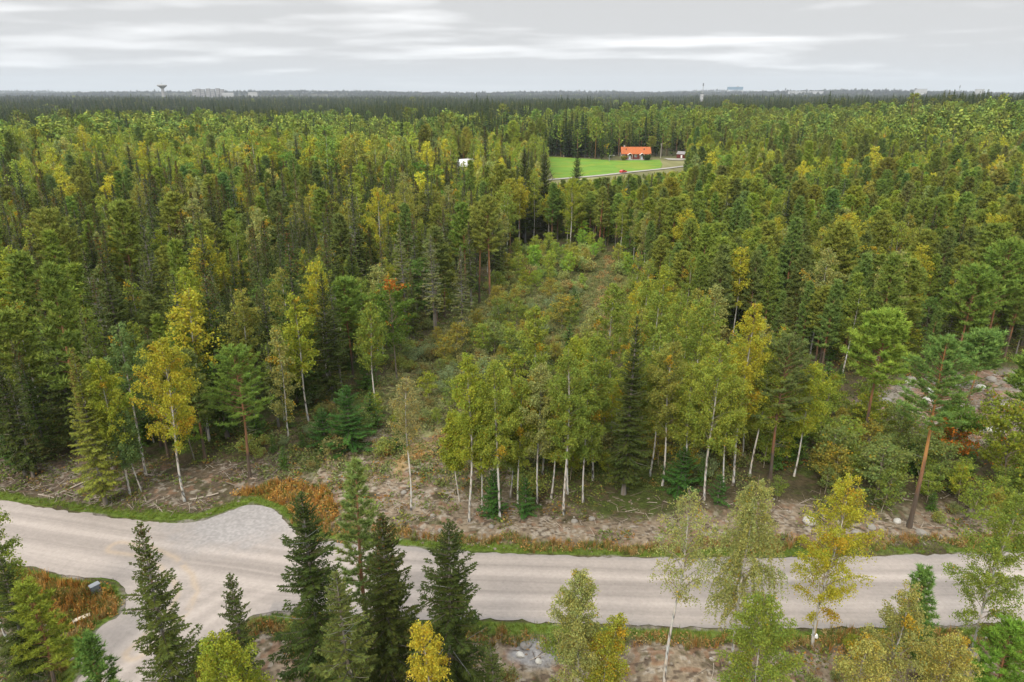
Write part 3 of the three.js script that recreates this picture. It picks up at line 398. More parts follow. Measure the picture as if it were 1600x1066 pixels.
// trees that stand out one by one: kind, x, z, height, crown width, look, label
const SINGLE_TREES = [
  ['birch', -34.2, -61.4, 18.3, 5.6, 'yellow', 'tall yellow-leaved birch with curved white trunk on the bank beside the road junction'],
  ['birch', -40.4, -62.4, 15.9, 4.0, 'lime', 'slim birch with straight white trunk beside the yellow birch at the junction'],
  ['spruce', -42.1, -60.8, 17.2, 4.5, 'lime', 'broad yellow-green spruce on the roadside bank with bare lower trunk'],
  ['birch', -40.8, -66.5, 17.9, 4.1, 'cool', 'blue-green birch standing behind the two white birches at the junction'],
  ['birch', -39.3, -62.7, 9.9, 2.0, 'cool', 'thin young birch stem between the two white birches at the junction'],
  ['spruce', -54.1, -66.3, 14.7, 4.2, 'dark', 'dark spruce with pale bare trunk above the brash heaps'],
  ['spruce', -53.1, -66.1, 12.0, 3.0, 'dark', 'small dark spruce with bare stem above the brash heaps'],
  ['spruce', -54.9, -76.0, 15.9, 4.0, 'dark', 'narrow dark grey-stemmed spruce behind the broad yellow-green spruce'],
  ['pine', -73.6, -108.3, 22.6, 8.3, 'olive', 'tall pine with long reddish trunk over the dark spruce stand'],
  ['pine', -76.7, -98.2, 12.4, 4.8, 'olive', 'pine with red-brown trunk among dark spruces at the stand edge'],
  ['birch', -44.9, -92.0, 17.8, 5.2, 'lime', 'lime green birch rising out of the dark spruces'],
  ['spruce', -40.1, -83.4, 15.3, 4.5, 'dark', 'dark spruce below the lime green birch'],
  ['birch', -34.2, -82.4, 17.2, 4.1, 'olive', 'pale olive birch with white stem behind the orange-trunked pine'],
  ['pine', -29.1, -66.2, 15.2, 6.0, 'green', 'pine with orange trunk at the edge of the sandy bank'],
  ['birch', -26.2, -79.2, 17.7, 4.4, 'lime', 'bright lime birch with white trunk beside the small dark spruces'],
  ['birch', -27.7, -75.5, 14.5, 3.5, 'bronze', 'bronze-topped birch with white stem beside the bright lime birch'],
  ['birch', -31.7, -92.0, 17.8, 6.3, 'olive', 'large olive birch behind the bright lime birch'],
  ['spruce', -24.5, -85.0, 18.2, 5.1, 'dark', 'dark spruce between the lime birch and the green pine'],
  ['pine', -23.7, -93.9, 15.2, 5.7, 'green', 'green pine beside the orange-topped broadleaf tree'],
  ['birch', -18.6, -84.4, 15.0, 4.0, 'green', 'green birch with thin white trunk at the edge of the shrubs'],
  ['broadleaf', -17.2, -93.9, 15.0, 4.6, 'orange_top', 'broadleaf tree with orange top and green lower crown beside the shrubs'],
  ['spruce', -19.2, -72.5, 8.1, 5.0, 'deep', 'bushy deep green young spruce at the edge of the sandy bank'],
  ['spruce', -22.5, -72.8, 5.1, 3.5, 'deep', 'smaller deep green young spruce beside the bushy one'],
  ['birch', -10.3, -59.6, 14.8, 2.7, 'sparse', 'nearly bare slender birch standing alone on the sandy bank'],
  ['birch', -4.3, -58.0, 18.3, 3.7, 'lime', 'lime birch with bright white trunk at the end of the roadside birch row'],
  ['birch', -5.5, -61.5, 10.5, 1.9, 'lime', 'thin birch stem close to the end of the roadside birch row'],
  ['birch', -1.2, -58.1, 17.4, 3.5, 'lime2', 'narrow lime birch, second in the roadside birch row'],
  ['birch', -0.2, -62.2, 10.2, 2.2, 'green', 'thin green birch behind the second birch of the roadside row'],
  ['birch', 2.6, -60.6, 15.8, 3.9, 'pale', 'pale birch with forked grey-white stem in the roadside row'],
  ['birch', 5.2, -58.9, 18.2, 3.9, 'green', 'full green birch with straight white trunk in the middle of the roadside row'],
  ['birch', 5.9, -62.7, 15.5, 2.9, 'pale', 'pale birch twin close behind the middle roadside birch'],
  ['birch', 8.9, -65.5, 17.2, 3.9, 'green', 'green birch between the middle roadside birch and the dark spruce'],
  ['spruce', 11.9, -63.0, 20.0, 4.6, 'dark', 'dark spruce with grey bare inner branches within the birch row'],
  ['birch', 16.4, -64.6, 17.2, 4.9, 'olive', 'broad olive birch beside the dark spruce of the birch row'],
  ['birch', 20.0, -61.2, 17.7, 5.3, 'lime2', 'broad lime birch with white trunk over small spruces near the road bank'],
  ['birch', 24.1, -64.6, 21.0, 4.7, 'yellow', 'tall yellow-green birch behind the broad lime birch'],
  ['birch', 13.6, -86.5, 17.0, 4.3, 'green', 'slender birch with long white trunk beside the clearing path'],
  ['birch', 3.5, -89.7, 12.5, 3.8, 'lime2', 'small lime birch alone at the edge of the clearing shrubs'],
  ['birch', 17.8, -81.4, 17.1, 4.9, 'green', 'full green birch behind the dark spruce of the birch row'],
  ['birch', 22.8, -79.6, 17.2, 5.3, 'green', 'rounded green birch behind the broad olive birch'],
  ['birch', 18.3, -89.3, 17.1, 4.4, 'lime2', 'light birch at the far side of the birch group'],
  ['birch', 9.2, -80.5, 11.3, 3.8, 'lime2', 'short light birch at the clearing side of the birch group'],
  ['spruce', 1.3, -58.7, 4.2, 2.2, 'deep', 'young bright spruce under the second roadside birch'],
  ['spruce', -1.9, -58.5, 5.4, 2.5, 'deep', 'young deep green spruce between the first two roadside birches'],
  ['spruce', 17.7, -63.0, 5.0, 4.0, 'deep', 'bushy young spruce under the broad lime birch'],
  ['spruce', 21.2, -60.6, 3.4, 2.2, 'deep', 'small bright spruce at the foot of the broad lime birch'],
  ['pine', 28.4, -65.5, 16.5, 6.2, 'grey', 'dark grey-green pine with dull trunk beyond the birch group'],
  ['birch', 31.5, -66.6, 14.0, 4.0, 'lime', 'lime birch beside the dark grey-green pine'],
  ['pine', 42.9, -74.1, 16.5, 6.9, 'bright', 'bright green pine with orange trunk over the sapling thicket'],
  ['pine', 38.9, -56.7, 19.4, 5.7, 'cool', 'blue-green pine with long leaning orange trunk at the road bank'],
  ['birch', 48.4, -103.5, 18.0, 5.6, 'pale', 'tall pale birch with long white trunk among the pines'],
  ['pine', 67.8, -96.9, 16.1, 6.7, 'green', 'green pine with reddish trunk behind the rocky clearing'],
  ['pine', 75.5, -101.8, 18.8, 7.9, 'green', 'tall green pine beside the edge of the rocky clearing'],
  ['pine', 61.1, -83.4, 10.8, 5.1, 'cool', 'small blue-green pine standing within the rocky clearing'],
  ['pine', 39.7, -122.2, 10.5, 6.2, 'grey', 'grey-green pine at the edge of the pine stand'],
  ['pine', 61.9, -74.4, 12.1, 4.6, 'green', 'green pine at the outer side of the rocky clearing'],
  ['birch', 60.2, -122.2, 20.4, 8.2, 'yellow', 'golden green birch rising above the pines'],
  ['birch', 77.0, -134.9, 16.4, 7.7, 'lime2', 'light green birch among the pines'],
  ['birch', 96.1, -134.9, 17.7, 8.5, 'yellow', 'yellow-topped birch among the pines beyond the rocky clearing'],
  ['birch', 36.0, -139.6, 18.2, 7.1, 'yellow', 'golden green birch at the edge of the pine stand'],
  ['broadleaf', 50.5, -69.7, 6.6, 4.5, 'orange_low', 'rowan sapling with orange lower leaves below the rocky clearing'],
  ['broadleaf', 52.7, -64.2, 9.2, 6.1, 'lime', 'broad lime green sapling clump below the rocky clearing'],
  ['pine', -4.5, -131.3, 21.5, 6.2, 'olive', 'tall olive pine with orange trunk beside the clearing'],
  ['pine', -6.6, -133.1, 20.2, 5.2, 'olive', 'second olive pine sharing the clump beside the clearing'],
  ['pine', -9.6, -135.9, 19.6, 5.4, 'green', 'green pine leaning on the clump beside the clearing'],
  ['spruce', -13.3, -111.5, 18.4, 4.5, 'dead', 'half-bare grey spruce over the shrubs'],
  ['spruce', -8.4, -108.3, 17.0, 4.2, 'dead2', 'narrow half-bare spruce with drooping grey boughs over the shrubs'],
  ['spruce', -18.8, -114.9, 19.4, 4.9, 'dead', 'grey-tipped spruce beside the orange-topped broadleaf tree'],
  ['spruce', 3.4, -199.8, 25.5, 10.3, 'dark', 'tall dark spruce with pale trunk behind the clearing'],
  ['spruce', 9.5, -201.7, 24.3, 10.4, 'dark', 'tall dark spruce behind the dead pale snag'],
  ['snag', 10.3, -205.7, 19.7, 1.1, 'snag', 'tall bare pale dead trunk at the far end of the clearing'],
  ['spruce', -1.3, -199.8, 22.4, 9.2, 'dark', 'dark spruce next to the tall spruces behind the clearing'],
  ['spruce', 22.6, -242.0, 21.2, 9.8, 'dark', 'dark spruce standing against the green meadow'],
  ['birch', 15.9, -185.6, 19.5, 7.6, 'lime', 'lime birch with white stem behind the clearing'],
  ['birch', -26.3, -134.9, 23.3, 8.9, 'yellow', 'large yellow-green birch in the mixed stand'],
  ['birch', -23.2, -150.1, 22.7, 8.4, 'olive', 'olive birch in the mixed stand'],
  ['snag', 46.2, -109.9, 5.4, 0.9, 'stub', 'broken orange pine stub among the pines'],
  ['spruce', -22.8, -35.4, 15.5, 4.8, 'near1', 'open-branched spruce at the mouth of the side road'],
  ['spruce', -19.1, -37.9, 10, 3.1, 'near2', 'small slender spruce at the corner of the side road'],
  ['spruce', -13.3, -36.9, 16.5, 5.5, 'near3', 'broad dark spruce with grey trunk at the road edge beside the side road'],
  ['spruce', -8.2, -35.6, 15.5, 4.9, 'near4', 'dark spruce with brownish top at the road edge'],
  ['spruce', -4.2, -35.6, 15, 5.3, 'near5', 'dark spruce with grey hanging lower branches at the road edge'],
  ['spruce', -9.9, -32.5, 14, 4.6, 'near6', 'lighter green spruce with grey lichen twigs between the dark spruces'],
  ['pine', -11.3, -42.7, 15.5, 4.2, 'nearpine', 'feathery blue-green pine behind the dark roadside spruces'],
  ['birch', -5.2, -31.3, 11, 2.8, 'gold', 'golden yellow birch top in front of the dark spruces'],
  ['birch', -16.9, -31.8, 10, 3.5, 'lime', 'yellow-green young birch beside the small slender spruce'],
  ['birch', 4.5, -35.0, 12, 3.2, 'pale', 'tan-topped birch on the rubble slope below the road'],
  ['birch', 6.1, -34.5, 9.5, 2.5, 'goldlow', 'orange-flecked young birch beside the tan-topped birch'],
  ['birch', 11.0, -38.0, 16.5, 3.8, 'sparse2', 'slender birch with white trunk and thin see-through crown by the road'],
  ['birch', 16.3, -39.7, 16, 5.4, 'weeping', 'weeping birch with hanging branches at the road edge'],
  ['birch', 14.7, -32.7, 12.5, 3.9, 'green', 'shorter green birch in front of the weeping birch'],
  ['birch', 23.1, -41.4, 15.5, 4.8, 'yellow', 'tall birch with yellow-flecked crown at the road edge'],
  ['birch', 25.2, -35.7, 11, 4.2, 'bronze', 'bronze-topped birch with orange clusters beside the small pine'],
  ['pine', 29.0, -39.5, 9, 2.9, 'smallpine', 'small dark green pine half hidden by the bronze-topped birch'],
  ['birch', 34.1, -39.8, 15, 4.9, 'green', 'large green birch leaning over the road'],
  ['birch', 28.9, -35.0, 7.5, 3.8, 'gold2', 'sandy yellow young birch on the rubble slope'],
  ['birch', 22.3, -33.4, 8, 3.7, 'gold2', 'sandy yellow bush-like birch below the yellow-flecked birch'],
  ['pine', 33.5, -36.1, 7, 4.3, 'bushpine', 'bushy bright green pine on the rubble slope'],
  ['birch', -38.4, -41.2, 14, 4.2, 'green', 'leafy birch at the road verge beside the grassy corner'],
  ['pine', -32.9, -37.8, 9, 4.8, 'youngpine', 'young yellow-green pine on the grassy corner'],
  ['pine', -26.4, -33.8, 8, 2.7, 'smallpine', 'small bushy pine beside the side road mouth'],
  ['spruce', -34.5, -37.9, 11, 3.5, 'dark', 'dark spruce behind the young pine on the grassy corner'],
  ['spruce', -1.1, -34.2, 7, 2.5, 'near2', 'small green spruce below the dark roadside spruces'],
];
SINGLE_TREES.push(
  ['broadleaf', 49, -474, 16, 13, 'green', 'bright round broadleaf tree at the back edge of the meadow'],
  ['broadleaf', 61, -459, 11, 10, 'dusk', 'dark green round tree close beside the farmhouse'],
  ['broadleaf', 38, -478, 12, 10, 'dusk', 'dark green round tree at the back edge of the meadow'],
  ['spruce', 55, -470, 19, 8, 'dark', 'tall dark spruce behind the meadow beside the farmhouse'],
  ['broadleaf', 71, -447.5, 1.8, 3, 'lime', 'low lime shrub before the farmhouse wall'],
  ['broadleaf', 86, -448, 2.2, 4, 'dusk', 'dark low shrub before the farmhouse porch'],
  ['pine', 93, -471, 13, 6, 'olive', 'olive pine behind the utility pole of the farm'],
);
for (const [x, z, h] of [[-3.1, -60.4, 13.5], [0.6, -60.6, 14.5], [4.1, -61.8, 13], [7.4, -61.2, 14], [15.4, -66.6, 15], [18.4, -63.4, 14.5], [22.3, -62.4, 13.5], [26.4, -66.2, 15.5], [12.6, -67.8, 16], [20.6, -68.6, 16.5], [3.4, -66.4, 15], [-1.6, -64.2, 14], [7.2, -70, 15.5]])
  SINGLE_TREES.push(['birch', x, z, h, 3.0, ['lime', 'green', 'lime2', 'pale'][Math.floor((x + 50) * 7) % 4], 'slim birch with thin white stem filling a gap in the roadside birch row']);
const STANDING = [];                                     // [x, z, clear radius]
SINGLE_TREES.forEach(([kind, x, z, H, w, look, label], k) => {
  const d = Math.hypot(x, z), lod = d < 78 ? 0 : 1, seed = 1000 + k * 7, far = d > 56 ? 1.3 : 1;
  let o;
  const R = Math.min(w * 0.5, H * (kind === 'spruce' ? 0.2 : 0.24)) * (kind === 'birch' ? (look.startsWith('gold') || look === 'bronze' ? 0.7 : 0.84) : 1.15);
  const name = kind === 'snag' ? 'dead_trunk' : kind + '_tree';
  if (kind === 'spruce') {
    const S = {
      dark: { green: [0.03, 0.042, 0.015], base: 0.1, dead: 0.12 }, deep: { green: [0.024, 0.06, 0.018], base: 0.02, power: 0.7 }, lime: { green: [0.105, 0.12, 0.03], base: 0.1, dead: 0.1, cones: true }, dead: { green: [0.075, 0.085, 0.04], base: 0.3, dead: 0.65, open: 0.6 }, dead2: { green: [0.06, 0.07, 0.035], base: 0.25, dead: 0.5, open: 0.6 },
      near1: { green: [0.036, 0.048, 0.016], open: 0.6, power: 0.72, base: 0.06, cones: true }, near2: { green: [0.032, 0.044, 0.016], power: 0.75, open: 0.4, base: 0.05 }, near3: { green: [0.024, 0.036, 0.013], power: 0.66, open: 0.15, base: 0.06, dead: 0.08 }, near4: { green: [0.026, 0.034, 0.012], power: 0.66, open: 0.1, base: 0.06, cones: true, dead: 0.06 }, near5: { green: [0.024, 0.034, 0.012], power: 0.66, open: 0.1, base: 0.08, dead: 0.18 }, near6: { green: [0.048, 0.06, 0.022], power: 0.7, open: 0.4, base: 0.06, dead: 0.35 },
    }[look];
    o = tree(name, spruce(seed, { H, R: look === 'deep' ? w * 0.64 : R, lod, ...S }), needles());
  } else if (kind === 'pine') {
    const S = {
      olive: { green: [0.115, 0.12, 0.04], base: 0.5 }, green: { green: [0.085, 0.12, 0.036], base: 0.45 }, grey: { green: [0.066, 0.08, 0.04], base: 0.4, dull: true }, bright: { green: [0.105, 0.14, 0.035], base: 0.48 }, cool: { green: [0.075, 0.115, 0.045], base: 0.55, orange: true },
      nearpine: { green: [0.09, 0.115, 0.05], base: 0.22, umbrella: 0 }, smallpine: { green: [0.06, 0.1, 0.035], base: 0.1, young: true }, bushpine: { green: [0.075, 0.125, 0.028], base: 0.06, young: true }, youngpine: { green: [0.12, 0.135, 0.03], base: 0.15, young: true },
    }[look];
    o = tree(name, pine(seed, { H, R: look.endsWith('pine') ? w * (look === 'youngpine' ? 0.36 : 0.45) : R, lod, ...S }), needles());
  } else if (kind === 'birch') {
    const g = GREENS[{ sparse2: 'pale', weeping: 'pale' }[look] ?? look];
    const S = { sparse: { density: 0.45, base: 0.45 }, sparse2: { density: 0.42, base: 0.42, leaf: 1.05 }, weeping: { weep: true, base: 0.28, density: 0.95, autumn: 0.02 }, yellow: { autumn: 0.08, density: 1.5 }, bronze: { autumn: 0.06, density: 0.95, base: 0.12 }, gold: { autumn: 0.1, density: 1.5, base: 0.1 }, gold2: { density: 0.9, base: 0.06, autumn: 0.08 }, goldlow: { autumn: 0.12, density: 1.1, base: 0.1 } }[look] ?? { density: 1.5, autumn: 0.02 };
    o = tree(name, leafy(seed, { H, R, lod, base: z > -46 ? 0.2 : 0.34, ...S, green: g, leaf: (S.leaf ?? 1) * (lod ? 0.95 : far) }), leaves());
  } else if (kind === 'broadleaf') {
    o = tree(name, leafy(seed, { H, R: w * 0.5, lod, base: H < 10 ? 0.08 : 0.3, round: true, droop: 0.25, density: 1.4, bark: [0.2, 0.17, 0.14], leaf: 1.1, autumn: 0.02, spot: [0.42, 0.16, 0.025], autumnLow: { orange_top: -0.84, orange_low: 0.45 }[look], green: look === 'lime' ? [0.22, 0.26, 0.03] : look === 'dusk' ? [0.075, 0.12, 0.03] : [0.13, 0.21, 0.032] }), leaves());
  } else { // bare dead trunks
    const T = new Faces(), r = mulberry(seed), stub = look === 'stub', n = 16;
    const at = stem(T, H, stub ? 0.2 : 0.2, r, { n, sides: 8, sway: 0.1, lean: 0.4, colour: () => tint(stub ? ORANGE : [0.42, 0.39, 0.35], r, 0.15) });
    o = new THREE.Group(); part('trunk', T.geometry(), barkMat, o);
    for (let k = 0; k < 12; k++) { const C = new Faces(), y = H * lerp(0.4, 0.98, r()), a = r() * 6.3, l = 0.3 + r() * 0.9, [px, pz] = at(y); C.tube([[px, y, pz, 0.03], [px + Math.cos(a) * l, y - l * 0.2, pz + Math.sin(a) * l, 0.01]], 3, () => tint([0.3, 0.27, 0.24], r, 0.2)); part('branch', C.geometry(), barkMat, o); }
  }
  add(o, name); o.position.set(x, height(x, z), z); o.rotation.y = seed;
  tag(o, label, 'tree', label.startsWith('slim birch with thin white stem') ? 'slim birches of the roadside row' : null); STANDING.push([x, z, z > -82 ? 2.0 : 2.6]);
});

// ------------------------------------------------------------ the stands: scattered trees, the largest in view as objects, the rest as forest
const P0 = camera.rotation.x, sinP = Math.sin(-P0), cosP = Math.cos(-P0);
const project = (x, y, z) => { const dy = y - 40, yc = dy * cosP - z * sinP, zc = -(dy * sinP + z * cosP); return [x / zc / 0.7498, yc / zc / 0.4995]; };
const YARD = [[66, -440], [124, -440], [130, -480], [62, -480]];
function sightLimit(x, z) {                              // low young growth before the meadow and farmhouse
  const d = -z, q = x / d;
  if (q > 0.048 && q < 0.25 && d > 186 && d < 440) return 40 - d * lerp(0.118, 0.1025, clamp((q - 0.06) / 0.17));
  if (q > -0.082 && q < -0.053 && d > 230 && d < 378) return 40 - d * 0.099;
  return 99;
}
const bare = (x, z) => inPoly(MEADOW, x, z) || inPoly(YARD, x, z) || (z < -320 && z > -470 && x > -20 && x < 125 && dLine(LANE, x, z) < 5) || (z < -335 && z > -372 && x < -215 && x > -330) || (Math.abs(x + 26) < 11 && Math.abs(z + 385) < 10);
const found = { spruce: [], pine: [], birch: [], broadleaf: [], sapling: [], willow: [], young_spruce: [] };
const pick = (r, w) => { let s = r() * Object.values(w).reduce((a, b) => a + b, 0); for (const k in w) { s -= w[k]; if (s <= 0) return k; } return 'pine'; };
const SIZE = { spruce: [11, 20], pine: [12, 19], birch: [11, 18], broadleaf: [8, 14], sapling: [2.5, 6.5], willow: [1.2, 3.2], young_spruce: [2, 6] };
function scatter(seed, x0, x1, z0, z1, gap, zone) {
  const r = mulberry(seed);
  for (let z = z0; z > z1; z -= gap) for (let x = x0; x < x1; x += gap) {
    const px = x + (r() - 0.5) * gap * 0.95, pz = z + (r() - 0.5) * gap * 0.95, u = r(), w = zone(px, pz), kind = pick(r, w?.mix ?? { pine: 1 }), h = r(), turn = r() * 6.3, v = r();
    if (!w || u > w.density || Math.abs(px) > -pz * 0.83 + 25 || bare(px, pz)) continue;
    if (STANDING.some((s) => (s[0] - px) ** 2 + (s[1] - pz) ** 2 < s[2] ** 2)) continue;
    const [a, b] = SIZE[kind], lim = sightLimit(px, pz); let H = lerp(a, b, h) * (w.size ?? 1);
    if (H > lim) { if (lim < 0.8) continue; H = lim * (0.6 + 0.4 * h); }
    found[kind].push([px, pz, H, turn, v, w.place]);
  }
}
scatter(11, -190, 12, -66, -232, 3.7, (x, z) => inPoly(WEST_STAND, x, z) && { density: 0.86, mix: fbm(x / 35, z / 35, 2) > 0.5 ? { spruce: 0.66, pine: 0.1, birch: 0.18, broadleaf: 0.06 } : { spruce: 0.42, pine: 0.28, birch: 0.23, broadleaf: 0.07 }, size: 0.82 + 0.52 * vn(x / 5, z / 5), place: 'west' });
scatter(12, 8, 195, -92, -232, 3.2, (x, z) => inPoly(EAST_STAND, x, z) && !inPoly(ROCKY, x, z) && { density: 0.84, mix: { pine: 0.7, birch: 0.13, spruce: 0.07, broadleaf: 0.04, sapling: 0.06 }, size: 0.66 + 0.5 * vn(x / 5, z / 5), place: 'east' });
scatter(13, 4, 38, -70, -132, 3.2, (x, z) => inPoly(BIRCH_STAND, x, z) && { density: 0.78, mix: { birch: 0.72, sapling: 0.2, young_spruce: 0.08 }, size: 0.8, place: 'birch' });
scatter(14, 26, 130, -56, -90, 2.1, (x, z) => inPoly(THICKET, x, z) && { density: 0.85, mix: { sapling: 0.85, willow: 0.1, young_spruce: 0.05 }, size: x > 47 && x < 80 && z < -62 ? 0.6 : 1, place: 'thicket' });
scatter(15, -25, 32, -74, -190, 2.3, (x, z) => inPoly(CLEARING, x, z) && dLine(DRY_PATH, x, z) > 2.2 + 2 * fbm(x / 6, z / 6, 2) && { density: fbm(x / 11 + 4, z / 11, 2) > 0.43 ? 0.86 : 0.35, mix: { willow: 0.72, sapling: 0.26, young_spruce: 0.02 }, size: 0.7 + 0.5 * vn(x / 7, z / 7), place: 'clearing' });
// undergrowth at the edges of the stands
scatter(16, -100, 10, -66, -150, 3.3, (x, z) => inPoly(WEST_STAND, x, z) && { density: 0.5, mix: { sapling: 0.35, willow: 0.25, young_spruce: 0.4 }, size: 0.95, place: 'under' });
scatter(17, 20, 110, -80, -150, 3.3, (x, z) => (inPoly(EAST_STAND, x, z) || inPoly(BIRCH_STAND, x, z)) && { density: 0.5, mix: { sapling: 0.6, willow: 0.25, young_spruce: 0.15 }, size: 0.9, place: 'under' });
scatter(18, -32, 30, -60, -84, 2.2, (x, z) => !inPoly(CLEARING, x, z) && !inPoly(WEST_STAND, x, z) && z < (x > -6 ? -60.8 : -68) && dLine(DRY_PATH, x, z) > 2.5 && (x < -13 || x > -5.5) && { density: x > -6 ? 0.8 : 0.6, mix: { willow: 0.56, sapling: 0.3, young_spruce: 0.14 }, size: x > -6 ? 1.0 : 0.8, place: 'edge' });
scatter(19, -75, 45, -30, -42.5, 3.0, (x, z) => !inPoly(ROAD_ROUGH, x, z) && dLine(ROAD_ROUGH, x, z, true) > 1.5 && { density: x < -15 ? 0.55 : x > 4 ? 0.2 : 0.4, mix: { willow: 0.6, sapling: 0.3, young_spruce: 0.1 }, size: 0.55, place: 'slope' });
const WORDS = {
  spruce: ['dark green spruce', 'grey-stemmed spruce', 'dense blackish spruce', 'high-crowned dark spruce', 'half-bare grey spruce', 'lighter green spruce'],
  pine: ['green pine', 'high-crowned yellow-green pine', 'blue-green pine', 'dull grey-green pine', 'bright green pine', 'olive flat-topped pine'],
  birch: ['lime green birch', 'fresh green birch', 'yellowing birch', 'green birch', 'pale slender birch', 'olive birch with yellow tufts', 'broad green birch'],
  broadleaf: ['round green broadleaf tree', 'yellowish round broadleaf tree', 'wide dark green broadleaf tree'],
  sapling: ['green birch sapling', 'dull green birch sapling', 'lime birch sapling', 'grey-green birch sapling', 'bronze birch sapling'],
  willow: ['grey-green willow bush', 'brownish willow bush', 'silvery willow bush', 'yellow-green willow bush'], young_spruce: ['young deep green spruce', 'young dense spruce'],
};
const PLACE = { west: 'in the mixed spruce stand beside the clearing', east: 'in the pine stand behind the rocky clearing', birch: 'in the birch group between clearing and thicket', thicket: 'in the thicket along the road bank', clearing: 'in the shrubby clearing', under: 'growing beneath the taller trees', edge: 'at the edge of the sandy bank', slope: 'on the slope below the gravel road' };
const SPOT = {                                            // which part of its stand a tree is in
  west: (x, z) => (x > -34 ? (z > -120 ? 'at the clearing side of the mixed stand' : 'in the mixed stand beside the clearing end') : z > -92 ? (x < -52 ? 'in the mixed stand front above the brash heaps' : 'in the mixed stand front behind the junction birches') : z > -130 ? 'in the middle of the mixed spruce stand' : 'deep in the mixed spruce stand'),
  east: (x, z) => (x < 46 ? (z > -150 ? 'in the pine stand beside the birch group' : 'in the pine stand at the clearing end') : z > -126 ? 'at the pine stand front behind the rocky clearing' : z > -165 ? 'in the middle of the pine stand' : 'deep in the pine stand'),
  thicket: (x) => (x < 36 ? 'in the thicket beside the dark grey-green pine' : x < 46 ? 'in the thicket around the leaning orange-trunked pine' : 'in the thicket below the rocky clearing'),
  clearing: (x, z) => (z < -150 ? 'at the far end of the shrubby clearing' : z < -112 ? 'in the middle of the shrubby clearing' : 'in the shrubby clearing near the sandy bank'),
  edge: (x) => (x < -10 ? 'at the edge of the sandy bank near the young spruces' : x < 10 ? 'under the roadside birch row' : 'around the dark spruce of the birch row'),
  slope: (x) => (x < -15 ? 'on the grassy corner by the side road' : 'on the rubble slope below the gravel road'),
  under: (x) => (x < 12 ? 'growing beneath the mixed stand' : 'growing beneath the pines'),
};
const OBJECT_NAME = { spruce: 'spruce_tree', pine: 'pine_tree', birch: 'birch_tree', broadleaf: 'broadleaf_tree', sapling: 'birch_sapling', willow: 'willow_bush', young_spruce: 'young_spruce' };
const MOST = { spruce: 240, pine: 270, birch: 230, broadleaf: 60, sapling: 280, willow: 280, young_spruce: 120 };
const rest = {};
for (const kind in found) {
  const seen = [], other = [];
  for (const t of found[kind]) { const [x, z, H] = t, a = project(x, H * 0.8, z); (Math.abs(a[0]) < 1.02 && a[1] > -1.02 ? seen : other).push(t); }
  seen.sort((a, b) => Math.hypot(a[0], a[1]) - Math.hypot(b[0], b[1]));
  rest[kind] = [...seen.slice(MOST[kind]), ...other];
  for (const [x, z, H, turn, v, place] of seen.slice(0, MOST[kind])) {
    const pool = MID[kind], k = Math.min(pool.length - 1, Math.floor(v * pool.length)), s = H / H0[kind], [a, b] = SIZE[kind], size = H > lerp(a, b, 0.66) ? 'tall ' : H < lerp(a, b, 0.33) ? 'low ' : '';
    const label = size + WORDS[kind][k] + ' ' + (SPOT[place]?.(x, z) ?? PLACE[place]);
    plant(pool[k], OBJECT_NAME[kind], x, z, s * (place === 'west' || place === 'east' ? 0.85 + 0.35 * ((v * 37) % 1) : 0.9 + 0.4 * ((v * 37) % 1)), s, turn, label, kind === 'willow' ? 'bush' : 'tree', WORDS[kind][k] + (/(ch|sh)$/.test(WORDS[kind][k]) ? 'es ' : /s$/.test(WORDS[kind][k]) ? ' ' : 's ') + PLACE[place]);
  }
}
// the rest of the forest
function both(g) { return mergeGeometries([g.trunk, g.crown]); }
const FAR = {
  spruce: [0, 1, 2].map((k) => both(spruce(800 + k, { H: 18, R: [2.3, 2.0, 2.6][k], lod: 2, base: 0.1, power: 0.95, green: [0.036, 0.054, 0.022] }))),
  pine: [0, 1, 2].map((k) => both(pine(820 + k, { H: 17, R: [2.6, 3.0, 2.3][k], lod: 2, base: [0.42, 0.5, 0.35][k], green: [0.085, 0.105, 0.034] }))),
  birch: [0, 1, 2].map((k) => both(leafy(840 + k, { H: 16, R: [2.1, 2.4, 1.9][k], lod: 2, base: 0.25, autumn: 0.01, density: 1.8, green: [0.215, 0.265, 0.048] }))),
  broadleaf: [0, 1].map((k) => both(leafy(860 + k, { H: 14, R: [3.2, 3.6][k], lod: 2, base: 0.12, round: true, droop: 0.25, density: 2.0, bark: [0.2, 0.18, 0.15], green: [0.165, 0.225, 0.038] }))),
};
const far = { spruce: [], pine: [], birch: [], broadleaf: [] };
